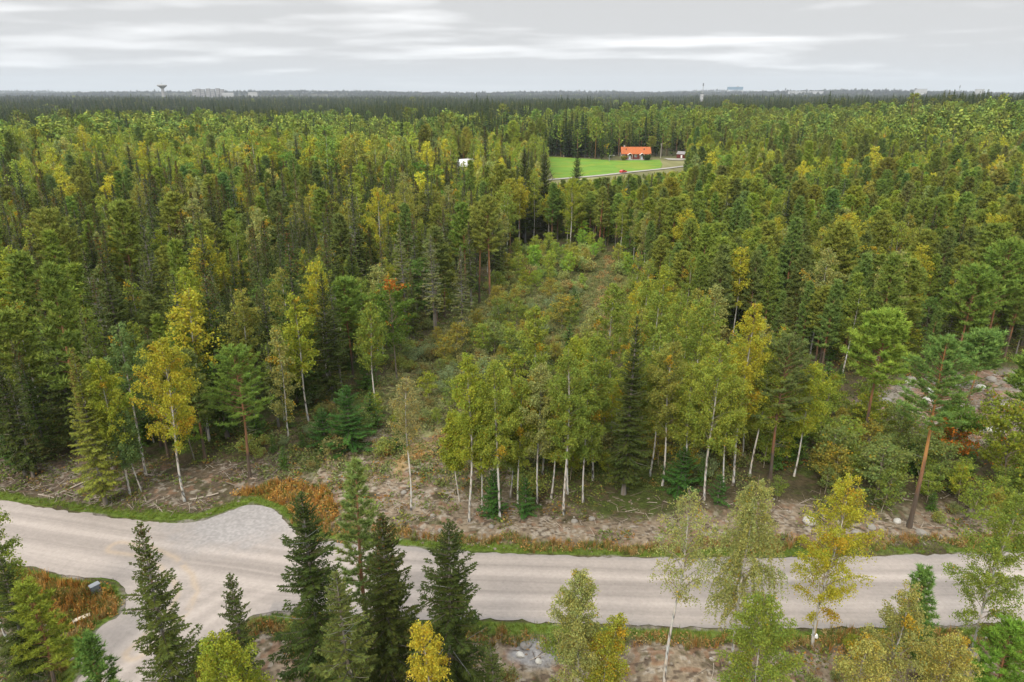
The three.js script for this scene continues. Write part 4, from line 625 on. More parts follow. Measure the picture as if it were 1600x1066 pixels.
{
  const r = mulberry(4242);
  const ring = (d0, d1, gap, wide) => {
    for (let z = -d0 * 0.72; z > -d1; z -= gap) { const xm = -z * 0.84 + 40; for (let x = -xm; x < xm; x += gap) {
      const px = x + (r() - 0.5) * gap, pz = z + (r() - 0.5) * gap, d = Math.hypot(px, pz), u = r(), h = r(), turn = r() * 6.3, q = r();
      if (d < d0 || d >= d1 || (d < 320 && pz > -231) || bare(px, pz) || u > 0.93 || (d < 1500 && vn(px / 16 + 3, pz / 16) < 0.16)) continue;
      const patch = fbm(px / 110 + 3, pz / 110, 3), wet = fbm(px / 260 + 50, pz / 260, 3), east = smooth(-0.05, 0.3, px / -pz);
      const dark = smooth(700, 950, d + 220 * (fbm(px / 300 + 1, pz / 900, 2) - 0.5));
      const mix = { spruce: 0.4 - 0.22 * east + 0.9 * smooth(0.5, 0.6, patch) + 2.6 * dark - 0.12 * east, pine: 0.25 + 0.75 * east * (1 - dark) + 0.4 * smooth(0.52, 0.45, patch), birch: 0.42 + 1.0 * smooth(0.5, 0.58, wet) - 0.28 * dark, broadleaf: 0.1 + 0.6 * smooth(0.52, 0.6, wet) };
      mix.birch *= 1 - 0.75 * dark; mix.broadleaf *= 1 - 0.7 * dark; mix.pine *= 1 - 0.5 * dark; for (const k in mix) mix[k] = Math.max(0.05, mix[k]) ** 2.2; const kind = pick(() => q, mix), [a, b] = SIZE[kind], lim = sightLimit(px, pz); let H = lerp(a, b, h) * (east > 0.5 && d < 420 ? 0.82 : 1.02) * (0.66 + 0.85 * fbm(px / 45, pz / 45 + 9, 2)) * (0.75 + 0.6 * vn(px / 5, pz / 5));
      if (H > lim) { if (lim < 0.8) continue; H = lim * (0.55 + 0.45 * h); }
      far[kind].push([px, pz, H, turn, wide]);
    } }
  };
  ring(195, 420, 4.1, 0.95); ring(420, 800, 4.8, 1.05); ring(800, 1500, 6.4, 1.25); ring(1500, 3000, 11, 1.8); ring(3000, 6000, 24, 3.4); ring(6000, 14000, 60, 8);
}
const TONES = { spruce: [[1, 1, 1], [0.75, 0.85, 0.95], [1.5, 1.3, 1.0], [0.9, 0.95, 1.0]], pine: [[1, 1, 1], [1.25, 1.1, 0.95], [0.85, 1.0, 1.1], [1.1, 0.95, 1.05], [1.2, 1.2, 0.9]], birch: [[1, 1, 1], [0.72, 0.86, 0.9], [1.12, 1.08, 0.95], [0.85, 0.95, 0.95], [1.0, 1.05, 0.95]], broadleaf: [[1, 1, 1], [0.7, 0.95, 1], [1.3, 1.2, 0.9], [1.1, 1.2, 0.9]] };
const NAMES = { spruce: 'spruce_forest', pine: 'pine_forest', birch: 'birch_woodland', broadleaf: 'broadleaf_woodland' };
const SAY = { spruce: 'dark spruces massed across the far forest to the horizon', pine: 'green pines massed across the far forest to the horizon', birch: 'yellow-green birches mixed through the far forest', broadleaf: 'round broadleaf trees mixed through the far forest' };
const M4 = new THREE.Matrix4(), Q = new THREE.Quaternion(), V3 = new THREE.Vector3(), UPV = new THREE.Vector3(0, 1, 0), S3 = new THREE.Vector3(), COL = new THREE.Color();
function copies(name, geometry, material, list, place, parent) {  // place(item, index) -> [x, y, z, turn, sx, sy, [r, g, b]]
  const im = new THREE.InstancedMesh(geometry, material, list.length); im.name = name; im.castShadow = im.receiveShadow = true;
  list.forEach((t, k) => { const [x, y, z, turn, sx, sy, c, axis] = place(t, k); im.setMatrixAt(k, M4.compose(V3.set(x, y, z), Q.setFromAxisAngle(axis ?? UPV, turn), S3.set(sx, sy, sx))); im.setColorAt(k, COL.setRGB(...c)); });
  parent.add(im); return im;
}
for (const kind in far) {
  const g = new THREE.Group(); add(g, NAMES[kind]); tag(g, SAY[kind], null, null, 'stuff');
  const r = mulberry(91), mat = needles();
  const tone = (t) => { const c = TONES[kind][Math.floor(r() * TONES[kind].length)], f = 0.8 + 0.4 * r(); return [c[0] * f, c[1] * f, c[2] * f]; };
  const close = rest[kind].map((t) => [t[0], t[1], t[2], t[3], 1]), lists = FAR[kind].map(() => []), mids = MID[kind].map(() => []);
  close.forEach((t) => mids[Math.floor(r() * mids.length)].push(t)); far[kind].forEach((t) => (Math.hypot(t[0], t[1]) < 430 ? mids[Math.floor(r() * mids.length)] : lists[Math.floor(r() * lists.length)]).push(t));
  const put = (t) => { const s = t[2] / H0[kind]; return [t[0], height(t[0], t[1]), t[1], t[3], s * t[4] * (0.85 + 0.4 * r()), s, tone(t)]; };
  mids.forEach((l, k) => { if (l.length) copies('trees', mergeGeometries([MID[kind][k].children[0].geometry, MID[kind][k].children[1].geometry]), mat, l, put, g); });
  lists.forEach((l, k) => { if (l.length) copies('trees', FAR[kind][k], mat, l, put, g); });
}
{ // undergrowth past the ones built singly
  const g = new THREE.Group(); add(g, 'undergrowth'); tag(g, 'saplings and bushes filling the ground under the far stands', null, null, 'stuff');
  const r = mulberry(93);
  for (const kind of ['sapling', 'willow', 'young_spruce']) if (rest[kind].length) copies('bushes', mergeGeometries([MID[kind][0].children[0].geometry, MID[kind][0].children[1].geometry]), needles(), rest[kind], (t) => { const s = t[2] / H0[kind]; return [t[0], height(t[0], t[1]), t[1], t[3], s, s, [0.8 + 0.4 * r(), 0.8 + 0.4 * r(), 0.9]]; }, g);
}

// ------------------------------------------------------------ ground cover, brash, stones
const stuff = (name, label) => { const g = new THREE.Group(); add(g, name); return tag(g, label, null, null, 'stuff'); };
function tuftShape(seed, n, h, lean, w) { const r = mulberry(seed), C = new Faces(); for (let k = 0; k < n; k++) { const a = r() * 6.3, l = lean * (0.3 + r()), d = Math.hypot(l, 1), f = h * (0.6 + 0.5 * r()), b = r() * 6.3, e = 0.14 * r(); C.needle(Math.cos(b) * e, -0.03, Math.sin(b) * e, Math.cos(a) * l / d, 1 / d, Math.sin(a) * l / d, f, -Math.sin(a), 0, Math.cos(a), w, tint([1, 1, 1], r, 0.3)); } return C.geometry(); }
function herbShape(seed, n, h, rad, leaf) { const r = mulberry(seed), C = new Faces(); for (let k = 0; k < n; k++) { const a = r() * 6.3, e = rad * Math.sqrt(r()), u = unit(r), v = across(u, r), f = leaf * (0.6 + 0.8 * r()); C.blade(Math.cos(a) * e, h * r() * (1 - 0.6 * e / rad) + 0.02, Math.sin(a) * e, u[0], Math.abs(u[1]) * 0.6, u[2], f, v[0], v[1], v[2], f * 0.6, tint([1, 1, 1], r, 0.35)); } return C.geometry(); }
const roadGap = (x, z) => (inPoly(ROAD, x, z) ? -1 : dLine(ROAD_ROUGH, x, z, true));
{
  const r = mulberry(31), green = [], tawny = [], heath = [], floor = [];
  for (const [x, z] of ROAD) {
    if (Math.abs(x) > 75 || z > -28) continue;
    for (let k = 0; k < 40; k++) {
      const px = x + (r() - 0.5) * 6, pz = z + (r() - 0.5) * 6, g = roadGap(px, pz), patch = fbm(px * 0.35 + 2, pz * 0.35, 3); if (g < 0.25) continue;
      const lush = px < -24 && pz < -52 ? 1.9 : 1.0;
      if (patch > (px < -24 ? 0.25 : 0.34) && g < lush * (0.1 + 1.8 * patch * patch * 2)) green.push([px, pz, 0.7 + 0.5 * r(), [0.12 + 0.06 * r(), 0.185 + 0.05 * r(), 0.03]]);
      else if (g < 2.6 * (0.45 + patch) && !(px < -24 && pz < -52) && r() < 0.8) { const q = r(); tawny.push([px, pz, 0.8 + 0.5 * r(), q < 0.36 ? [0.13, 0.165, 0.035] : q < 0.72 ? [0.3, 0.22, 0.085] : [0.34, 0.19, 0.06]]); }
    }
  }
  for (const P of [RED_GRASS, CORNER]) for (let k = 0; k < 9000; k++) {
    const px = -62 + 46 * r(), pz = -67 + 26 * r(), q = r(); if (!inPoly(P, px, pz) || roadGap(px, pz) < 0.2) continue;
    const p = fbm(px * 0.5, pz * 0.5, 3); tawny.push([px, pz, 0.9 + 0.7 * r(), q < (P === CORNER ? 0.32 : 0.12) + (p - 0.5) ? [0.12, 0.115, 0.025] : q < 0.6 ? [0.4, 0.24, 0.065] : [0.36, 0.18, 0.04]]);
  }
  for (let k = 0; k < 26000; k++) {
    const z = -64 - 122 * r() ** 0.8, x = -30 + 62 * r(); if (!inPoly(CLEARING, x, z) && !(z > -84 && x < 30)) continue;
    if (inPoly(WEST_STAND, x, z) || roadGap(x, z) < 2.5) continue;
    const d = dLine(DRY_PATH, x, z), q = r(), p = fbm(x * 0.3, z * 0.3, 3); if (p < 0.4 && z > -80) continue;
    heath.push([x, z, 0.7 + 0.8 * r(), d < 7 * (p - 0.4) && q < 0.8 ? (q < 0.6 ? [0.33, 0.23, 0.09] : [0.25, 0.14, 0.05]) : q < 0.5 ? [0.14, 0.165, 0.055] : q < 0.75 ? [0.22, 0.19, 0.075] : [0.18, 0.2, 0.08]]);
  }
  for (let k = 0; k < 30000; k++) {
    const z = -30 - 130 * r(), x = (-z * 0.8 + 14) * (2 * r() - 1); if (roadGap(x, z) < 2.2 || inPoly(CLEARING, x, z)) continue;
    const p = fbm(x * 0.25 + 7, z * 0.25, 3), rock = inPoly(ROCKY, x, z); if (p < (rock ? 0.5 : z > -44 ? 0.54 : z > -64 ? 0.52 : 0.38)) continue;
    const q = r(); floor.push([x, z, 0.6 + 0.9 * r(), q < 0.6 ? [0.1, 0.135, 0.032] : q < 0.78 ? [0.16, 0.18, 0.04] : q < 0.9 ? [0.16, 0.12, 0.045] : [0.22, 0.12, 0.03]]);
  }
  const place = (t) => [t[0], height(t[0], t[1]) - 0.02, t[1], r() * 6.3, t[2], t[2] * (0.8 + 0.4 * r()), t[3]];
  const two = (g, list, shapes) => shapes.forEach((s, k) => copies('tufts', s, needles(), list.filter((_, i) => i % shapes.length === k), place, g));
  two(stuff('verge_grass', 'short green grass along the gravel road edges'), green, [tuftShape(1, 14, 0.26, 0.5, 0.035), tuftShape(2, 14, 0.3, 0.6, 0.035)]);
  two(stuff('tawny_grass', 'tall rust-brown dry grass along the verges and road corner'), tawny, [tuftShape(3, 16, 0.62, 0.35, 0.04), tuftShape(4, 14, 0.75, 0.4, 0.045), herbShape(5, 20, 0.5, 0.3, 0.16)]);
  two(stuff('heath_plants', 'low heath plants and dry grass over the clearing floor'), heath, [tuftShape(6, 12, 0.5, 0.6, 0.06), herbShape(7, 30, 0.45, 0.5, 0.2), herbShape(8, 24, 0.6, 0.4, 0.2)]);
  two(stuff('forest_floor_plants', 'low leafy plants over the forest floor and banks'), floor, [herbShape(9, 26, 0.4, 0.5, 0.2), herbShape(10, 22, 0.55, 0.4, 0.18)]);
}
function stone(seed, detail = 1) { const g = new THREE.IcosahedronGeometry(0.5, detail), p = g.attributes.position; for (let i = 0; i < p.count; i++) { const x = p.getX(i), y = p.getY(i), z = p.getZ(i), k = 0.72 + 0.6 * fbm(x * 2.2 + seed * 9.1 + 20, y * 2.2 + z * 1.7 + 30, 3); p.setXYZ(i, x * k, y * k * 0.72, z * k); } g.deleteAttribute('uv'); g.deleteAttribute('normal'); return g; }
const stoneMat = paint(1, 1, 1, { roughness: 0.95, specularIntensity: 0.3, name: 'stone' });
const greyStone = paint(0.24, 0.225, 0.2, { roughness: 0.95 }), paleStone = paint(0.44, 0.43, 0.4, { roughness: 0.9 }), darkStone = paint(0.2, 0.19, 0.18, { roughness: 0.95 });
{
  const r = mulberry(61), list = [], sticks = [];
  for (let k = 0; k < 26000 && list.length < 3800; k++) {
    const z = -30 - 66 * r(), x = -64 + 150 * r(), g = roadGap(x, z); if (g < 0.6) continue;
    const rocky = inPoly(ROCKY, x, z), bank = (z < -52 && g < 10) || z > -44; if (!rocky && !bank) continue;
    if (fbm(x * 0.4 + 5, z * 0.4, 3) < 0.5 || (x < -24 && r() < 0.6)) continue;
    const q = r(), s = 0.07 + 0.3 * r() ** 3; list.push([x, z, s * (rocky ? 1.5 : 1), q < 0.5 ? [0.22, 0.19, 0.15] : q < 0.58 ? [0.33, 0.31, 0.28] : [0.18, 0.14, 0.11]]);
  }
  const g = stuff('loose_stones', 'small loose stones strewn over the dug banks');
  [0, 1].forEach((k) => copies('stones', stone(k + 40, 0), stoneMat, list.filter((_, i) => i % 2 === k), (t) => [t[0], height(t[0], t[1]), t[1], r() * 6.3, t[2], t[2] * (0.6 + 0.5 * r()), t[3]], g));
  for (let k = 0; k < 60000 && sticks.length < 5200; k++) {
    const z = -30 - 66 * r(), x = -66 + 152 * r(), gp = roadGap(x, z); if (gp < 1.4) continue;
    const west = x < -22 && z < -52 && gp < 9, bank = z < -52 && gp < 11 && r() < 0.3, rocky = inPoly(ROCKY, x, z) && r() < 0.6, low = z > -44 && r() < 0.25; if (!west && !bank && !rocky && !low) continue;
    if (fbm(x * 0.3 + 15, z * 0.3, 3) < 0.45) continue;
    sticks.push([x, z, 0.25 + 1.1 * r() ** 2, r() < 0.35 ? [0.38, 0.33, 0.27] : r() < 0.6 ? [0.2, 0.16, 0.125] : [0.11, 0.085, 0.065]]);
  }
  const T = new Faces(), rr = mulberry(8); T.tube([[0, -0.5, 0, 0.025], [0.02, 0, 0.01, 0.022], [0, 0.5, 0.02, 0.012]], 4, () => [1, 1, 1]); T.tube([[0.01, 0.1, 0, 0.012], [0.14, 0.32, 0.05, 0.006]], 3, () => [1, 1, 1]);
  const ax = new THREE.Vector3(), st = stuff('brash', 'cut twigs and branch litter over the cleared banks');
  copies('twigs', T.geometry(), barkMat, sticks, (t) => { const a = rr() * 6.3; ax.set(Math.cos(a), 0, Math.sin(a)); return [t[0], height(t[0], t[1]) + 0.06 + 0.12 * rr(), t[1], 1.35 + 0.4 * (rr() - 0.5), 0.9 + 0.5 * rr(), t[2] * 1.3, t[3], ax]; }, st);
}
{ // boulders and logs one can point to
  const r = mulberry(71), rocks = [0, 1, 2, 3].map((k) => stone(k + 3, 2));
  const boulder = (x, z, s, mat, label, group) => { const o = new THREE.Mesh(rocks[Math.floor(r() * 4)], mat); add(o, 'boulder'); o.position.set(x, height(x, z) + s * 0.12, z); o.scale.set(s * (1 + 0.4 * r()), s * (0.8 + 0.3 * r()), s); o.rotation.y = r() * 6.3; tag(o, label, 'boulder', group); };
  boulder(29.3, -57.2, 1.25, paleStone, 'large white boulder on the bank beneath the thicket');
  boulder(29.9, -54.6, 0.55, paleStone, 'small white boulder in the grass below the large white one');
  boulder(38.2, -57.6, 0.7, paleStone, 'white stone beside the foot of the leaning pine');
  for (const [x, z, s] of [[6.2, -57.6, 0.55], [8, -58.3, 0.6], [-2, -56.8, 0.5], [-8, -58.6, 0.6], [18.6, -55.3, 0.55], [33, -55.4, 0.7], [35, -56.3, 0.8], [39.6, -55.6, 0.9], [41, -55.2, 0.7], [-11.5, -62.6, 0.55], [-7, -56.4, 0.5]]) boulder(x, z, s, greyStone, 'rough grey boulder on the sandy road bank', 'boulders on the sandy road bank');
  for (let k = 0; k < 26; k++) { let x, z, n = 0; do { x = 48 + 36 * r(); z = -74 - 22 * r(); } while (!inPoly(ROCKY, x, z) && n++ < 40); boulder(x, z, 0.5 + 1.3 * r(), r() < 0.3 ? paleStone : greyStone, 'pale lichened boulder within the rocky clearing', 'boulders within the rocky clearing'); }
  for (const [x, z, s, m] of [[1.1, -41.5, 0.8, darkStone], [2.2, -41.6, 0.7, greyStone], [3.0, -41.2, 0.7, greyStone], [0.6, -40.6, 0.55, paleStone], [2.0, -40.0, 0.45, paleStone], [3.2, -39.9, 0.45, greyStone]]) boulder(x, z, s, m, 'stone in the heap on the slope below the road', 'stones of the heap below the road');
  const logMat = paint(0.2, 0.165, 0.13, { roughness: 1 }), paleLog = paint(0.38, 0.33, 0.27, { roughness: 1 });
  const log = (x, z, l, rad, turn, mat, label, group) => { const g = new THREE.CylinderGeometry(rad, rad * 0.8, l, 9, 4); const p = g.attributes.position; for (let i = 0; i < p.count; i++) p.setX(i, p.getX(i) + 0.04 * Math.sin(p.getY(i) * 1.6 + x)); g.rotateZ(Math.PI / 2); g.computeVertexNormals(); const o = new THREE.Mesh(g, mat); add(o, 'fallen_log'); o.position.set(x, height(x, z) + rad * 0.8, z); o.rotation.set(0, turn, 0.04); tag(o, label, 'log', group); };
  [[-51, -64.6, 4.2, 0.1, 0.3], [-47.5, -64, 3.4, 0.09, 0.9], [-57, -66, 4, 0.12, -0.2], [-43, -62.8, 2.6, 0.07, 0.5], [-37.6, -61.2, 2.4, 0.07, 1.2], [-32.6, -62.4, 2.8, 0.08, 0.4], [-30.4, -64.5, 2.2, 0.07, -0.5], [-49.5, -62.6, 2.2, 0.06, -0.3]].forEach((a, k) => log(...a, k % 2 ? paleLog : logMat, (k % 2 ? 'pale' : 'dark') + ' fallen log among the brash beside the road', 'fallen logs among the brash'));
}

// ------------------------------------------------------------ small things by the road
const box = (w, h, d) => new THREE.BoxGeometry(w, h, d);
const at3 = (g, x, y, z) => g.translate(x, y, z);
{
  const o = new THREE.Group(), side = paint(0.14, 0.17, 0.2), lid = paint(0.3, 0.32, 0.34);
  part('cabinet_body', at3(box(0.9, 1.0, 0.55), 0, 0.6, 0), side, o); part('plinth', at3(box(0.96, 0.12, 0.6), 0, 0.05, 0), paint(0.3, 0.3, 0.3), o);
  const roof = new THREE.BufferGeometry().copy(new THREE.CylinderGeometry(0.36, 0.54, 0.12, 4, 1)); roof.rotateY(Math.PI / 4); roof.scale(1.35, 1, 0.85); part('lid', at3(roof, 0, 1.16, 0), lid, o);
  const door = part('door', at3(box(0.78, 0.84, 0.03), 0, 0.6, 0.285), paint(0.16, 0.19, 0.225), o); part('handle', at3(box(0.03, 0.14, 0.03), 0.3, 0.62, 0.312), paint(0.05, 0.05, 0.05), door);
  add(o, 'utility_cabinet'); o.position.set(-35.5, height(-35.5, -47.5), -47.5); o.rotation.y = 0.9; o.scale.setScalar(0.78); tag(o, 'grey-blue utility cabinet with pale lid in the rusty grass', 'cabinet');
  const board = (x, z, w, d, turn, m, label) => { const b = new THREE.Mesh(box(w, 0.05, d), m); add(b, 'board'); b.position.set(x, height(x, z) + 0.22, z); b.rotation.set(0.12, turn, 0.05); tag(b, label, 'board'); };
  board(-34.9, -44.4, 1.25, 0.36, 0.55, paint(0.66, 0.58, 0.45), 'short wide pale board lying beside the grassy corner');
  board(-35.6, -43.9, 1.2, 0.12, -0.8, paint(0.5, 0.36, 0.07), 'narrow yellow board lying beside the pale board');
  board(-40.4, -45.3, 1.2, 0.14, -0.9, paint(0.6, 0.57, 0.5), 'thin pale board half hidden in the grassy corner');
  const m = new THREE.Group(); part('base', at3(new THREE.CylinderGeometry(0.2, 0.27, 0.16, 20), 0, 0.12, 0), paint(0.75, 0.75, 0.74), m); part('post', at3(new THREE.CylinderGeometry(0.035, 0.04, 1.5, 8), 0.02, 0.9, 0), paint(0.45, 0.33, 0.15), m);
  add(m, 'marker_post'); m.position.set(23.7, height(23.7, -42.4) + 0.05, -42.4); tag(m, 'thin tan post in a white round base at the road verge', 'post');
}

// ------------------------------------------------------------ farmhouse, meadow, lane, car
{
  const g = new THREE.ShapeGeometry(new THREE.Shape(MEADOW.map((p) => new THREE.Vector2(p[0], p[1])))), p = g.attributes.position;
  for (let i = 0; i < p.count; i++) p.setXYZ(i, p.getX(i), 0.25, p.getY(i));
  const uv = g.attributes.uv; for (let i = 0; i < p.count; i++) uv.setXY(i, p.getX(i) / 60, p.getZ(i) / 60);
  g.computeVertexNormals();
  const map = bake(512, 512, (u, v, o) => { const k = 0.8 + 0.4 * fbm(u * 8, v * 8, 4) + 0.15 * (vn(u * 120, v * 120) - 0.5), y = smooth(0.45, 0.6, fbm(u * 5 + 9, v * 5, 3)); o[0] = clamp(lerp(0.12, 0.165, y) * k); o[1] = clamp(lerp(0.225, 0.23, y) * k); o[2] = clamp(0.03 * k); });
  tag(add(new THREE.Mesh(g, paint(1, 1, 1, { map, roughness: 1, specularIntensity: 0.2, side: THREE.DoubleSide })), 'meadow'), 'bright green mown meadow before the red farmhouse', null, null, 'structure');
  const curve = new THREE.CatmullRomCurve3(LANE.map((q) => new THREE.Vector3(q[0], 0, q[1]))), v = [], ix = [];
  for (let k = 0; k <= 60; k++) { const c = curve.getPointAt(k / 60), t = curve.getTangentAt(k / 60), n = 1.6 + 0.3 * vn(k, 3); v.push(c.x + t.z * n, 0.32, c.z - t.x * n, c.x - t.z * n, 0.32, c.z + t.x * n); if (k) { const a = 2 * k - 2; ix.push(a, a + 1, a + 2, a + 1, a + 3, a + 2); } }
  const lg = new THREE.BufferGeometry(); lg.setAttribute('position', new THREE.Float32BufferAttribute(v, 3)); lg.setIndex(ix); lg.computeVertexNormals();
  tag(add(new THREE.Mesh(lg, paint(0.33, 0.31, 0.28, { side: THREE.DoubleSide })), 'farm_lane'), 'pale gravel lane along the meadow', null, null, 'structure');
  const yg = new THREE.ShapeGeometry(new THREE.Shape([[100, -450], [106, -447], [115, -453], [112, -460], [100, -459]].map((q) => new THREE.Vector2(...q)))), yp = yg.attributes.position; for (let i = 0; i < yp.count; i++) yp.setXYZ(i, yp.getX(i), 0.3, yp.getY(i)); yg.computeVertexNormals();
  tag(add(new THREE.Mesh(yg, paint(0.26, 0.24, 0.2, { side: THREE.DoubleSide })), 'yard'), 'pale gravel yard beside the farmhouse', null, null, 'structure');
}
function gable(w, h, d, over, t) {                       // two roof slopes with thickness, ridge along x
  const s = new THREE.Shape(); s.moveTo(-d / 2 - over, -over * h / (d / 2)); s.lineTo(0, h); s.lineTo(d / 2 + over, -over * h / (d / 2)); s.lineTo(d / 2 + over, -over * h / (d / 2) + t); s.lineTo(0, h + t); s.lineTo(-d / 2 - over, -over * h / (d / 2) + t);
  const g = new THREE.ExtrudeGeometry(s, { depth: w + 2 * over, bevelEnabled: false }); g.translate(0, 0, -w / 2 - over); g.rotateY(Math.PI / 2); return g;
}
function gableWall(w, h, d, rise) { const s = new THREE.Shape(); s.moveTo(-d / 2, 0); s.lineTo(d / 2, 0); s.lineTo(d / 2, h); s.lineTo(0, h + rise); s.lineTo(-d / 2, h); const g = new THREE.ExtrudeGeometry(s, { depth: w, bevelEnabled: false }); g.translate(0, 0, -w / 2); g.rotateY(Math.PI / 2); return g; }
const redWood = paint(0.13, 0.025, 0.02), white = paint(0.75, 0.75, 0.73), pane = paint(0.05, 0.06, 0.07, { roughness: 0.15, specularIntensity: 1 });
function casement(parent, x, y, z, w, h, panes = 2) { const f = part('window', at3(box(w, h, 0.12), x, y, z), white, parent); for (let k = 0; k < panes; k++) part('pane', at3(box(w / panes - 0.14, h - 0.22, 0.06), x - w / 2 + (k + 0.5) * w / panes, y, z + 0.05), pane, f); return f; }
{
  const tile = bake(512, 256, (u, v, o) => { const k = (0.8 + 0.3 * fbm(u * 40, v * 20, 3)) * (0.9 + 0.1 * Math.cos(u * 400)) * (vn(u * 80, v * 24) > 0.75 ? 0.85 : 1); o[0] = 0.46 * k; o[1] = 0.14 * k; o[2] = 0.05 * k; });
  const o = new THREE.Group(), rt = gable(18, 3.6, 8.6, 0.5, 0.18), uv = rt.attributes.uv, rp = rt.attributes.position; for (let i = 0; i < uv.count; i++) uv.setXY(i, rp.getX(i) / 20, rp.getZ(i) / 10);
  part('plinth', at3(box(18.2, 0.6, 8.8), 0, 0.3, 0), paint(0.3, 0.29, 0.28), o);
  part('wall', at3(gableWall(18, 3.5, 8.6, 3.6), 0, 0.6, 0), redWood, o);
  const roof = part('roof', at3(rt, 0, 4.1, 0), paint(1, 1, 1, { map: tile, roughness: 0.9 }), o);
  for (const x of [-6.2, 5.2]) part('roof_vent', at3(box(0.5, 0.9, 0.5), x, 6.6, 2.0), paint(0.06, 0.06, 0.06), roof);
  part('chimney', at3(box(0.9, 1.4, 0.8), -7.2, 8.1, -0.2), paint(0.4, 0.33, 0.3), roof);
  for (const x of [-9.03, 9.03]) for (const z of [-4.33, 4.33]) part('corner_board', at3(box(0.22, 3.6, 0.22), x, 2.35, z), white, o);
  for (const x of [-7.6, -0.2, 7.4]) casement(o, x, 2.7, 4.36, 1.7, 1.7);
  for (const x of [-3.9, 3.7]) {
    const pr = part('porch', at3(box(2.8, 0.35, 1.8), x, 0.3, 5.2), paint(0.4, 0.39, 0.38), o);
    const gr = gable(1.8, 1.0, 3.0, 0.25, 0.14); gr.rotateY(Math.PI / 2); part('porch_roof', at3(gr, x, 3.3, 5.2), white, pr);
    for (const e of [-1.25, 1.25]) part('porch_post', at3(box(0.16, 2.8, 0.16), x + e, 1.9, 5.95), white, pr);
    const dr = part('door', at3(box(1.2, 2.2, 0.1), x, 1.75, 4.36), paint(0.5, 0.58, 0.66), o); part('handle', at3(box(0.08, 0.14, 0.08), x + 0.45, 1.7, 4.45), paint(0.1, 0.1, 0.1), dr);
  }
  casement(o, -9.05, 2.7, 0, 0.12, 1.6, 1);
  add(o, 'farmhouse'); o.position.set(79.5, 0.1, -455); o.rotation.y = -0.05; tag(o, 'long red farmhouse with orange tiled roof and two white porches beside the meadow', 'house');
  const s = new THREE.Group(); part('wall', gableWall(5.5, 2.6, 4, 1.5), redWood, s); part('roof', at3(gable(5.5, 1.5, 4, 0.3, 0.14), 0, 2.6, 0), paint(0.24, 0.23, 0.23), s); const sd = part('door', at3(box(1.1, 1.9, 0.1), 0.8, 0.95, 2.04), white, s); part('handle', at3(box(0.06, 0.12, 0.06), 1.2, 0.95, 2.12), paint(0.1, 0.1, 0.1), sd);
  add(s, 'shed'); s.position.set(112.5, 0.1, -467); s.rotation.y = -0.7; tag(s, 'small red shed with grey roof behind the farmyard', 'shed');
  const wb = new THREE.Group(); part('wall', gableWall(9, 3.2, 7.5, 3.2), paint(0.6, 0.58, 0.55), wb); part('roof', at3(gable(9, 3.2, 7.5, 0.5, 0.16), 0, 3.2, 0), paint(0.72, 0.73, 0.76, { roughness: 0.5 }), wb); casement(wb, 0, 1.8, 3.8, 1.4, 1.3); part('chimney', at3(box(0.7, 1.2, 0.7), 2, 6.4, 0), paint(0.5, 0.48, 0.45), wb);
  add(wb, 'cottage'); wb.position.set(-26, height(-26, -385), -385); wb.rotation.y = 0.5; tag(wb, 'cottage with white metal roof showing above the treetops', 'house');
  const pl = new THREE.Group(); part('pole', at3(new THREE.CylinderGeometry(0.13, 0.18, 9.5, 10), 0, 4.75, 0), paint(0.42, 0.39, 0.35), pl); part('crossarm', at3(box(1.4, 0.12, 0.12), 0, 8.9, 0), paint(0.3, 0.28, 0.25), pl); for (const x of [-0.6, 0.6]) part('insulator', at3(new THREE.CylinderGeometry(0.06, 0.06, 0.2, 8), x, 9.06, 0), white, pl);
  add(pl, 'utility_pole'); pl.position.set(97.6, 0.2, -463); tag(pl, 'grey wooden utility pole beside the farmhouse', 'pole');
  const lp = new THREE.Group(); part('post', at3(new THREE.CylinderGeometry(0.09, 0.11, 3.6, 8), 0, 1.8, 0), paint(0.4, 0.42, 0.42), lp); part('arm', at3(box(3.0, 0.12, 0.12), 1.4, 3.55, 0), paint(0.4, 0.42, 0.42), lp); part('lamp_head', at3(box(0.7, 0.16, 0.3), 2.9, 3.45, 0), paint(0.55, 0.57, 0.57), lp);
  add(lp, 'yard_lamp'); lp.position.set(61, 0.3, -441.5); tag(lp, 'grey post with side arm at the meadow edge', 'lamp post');
}
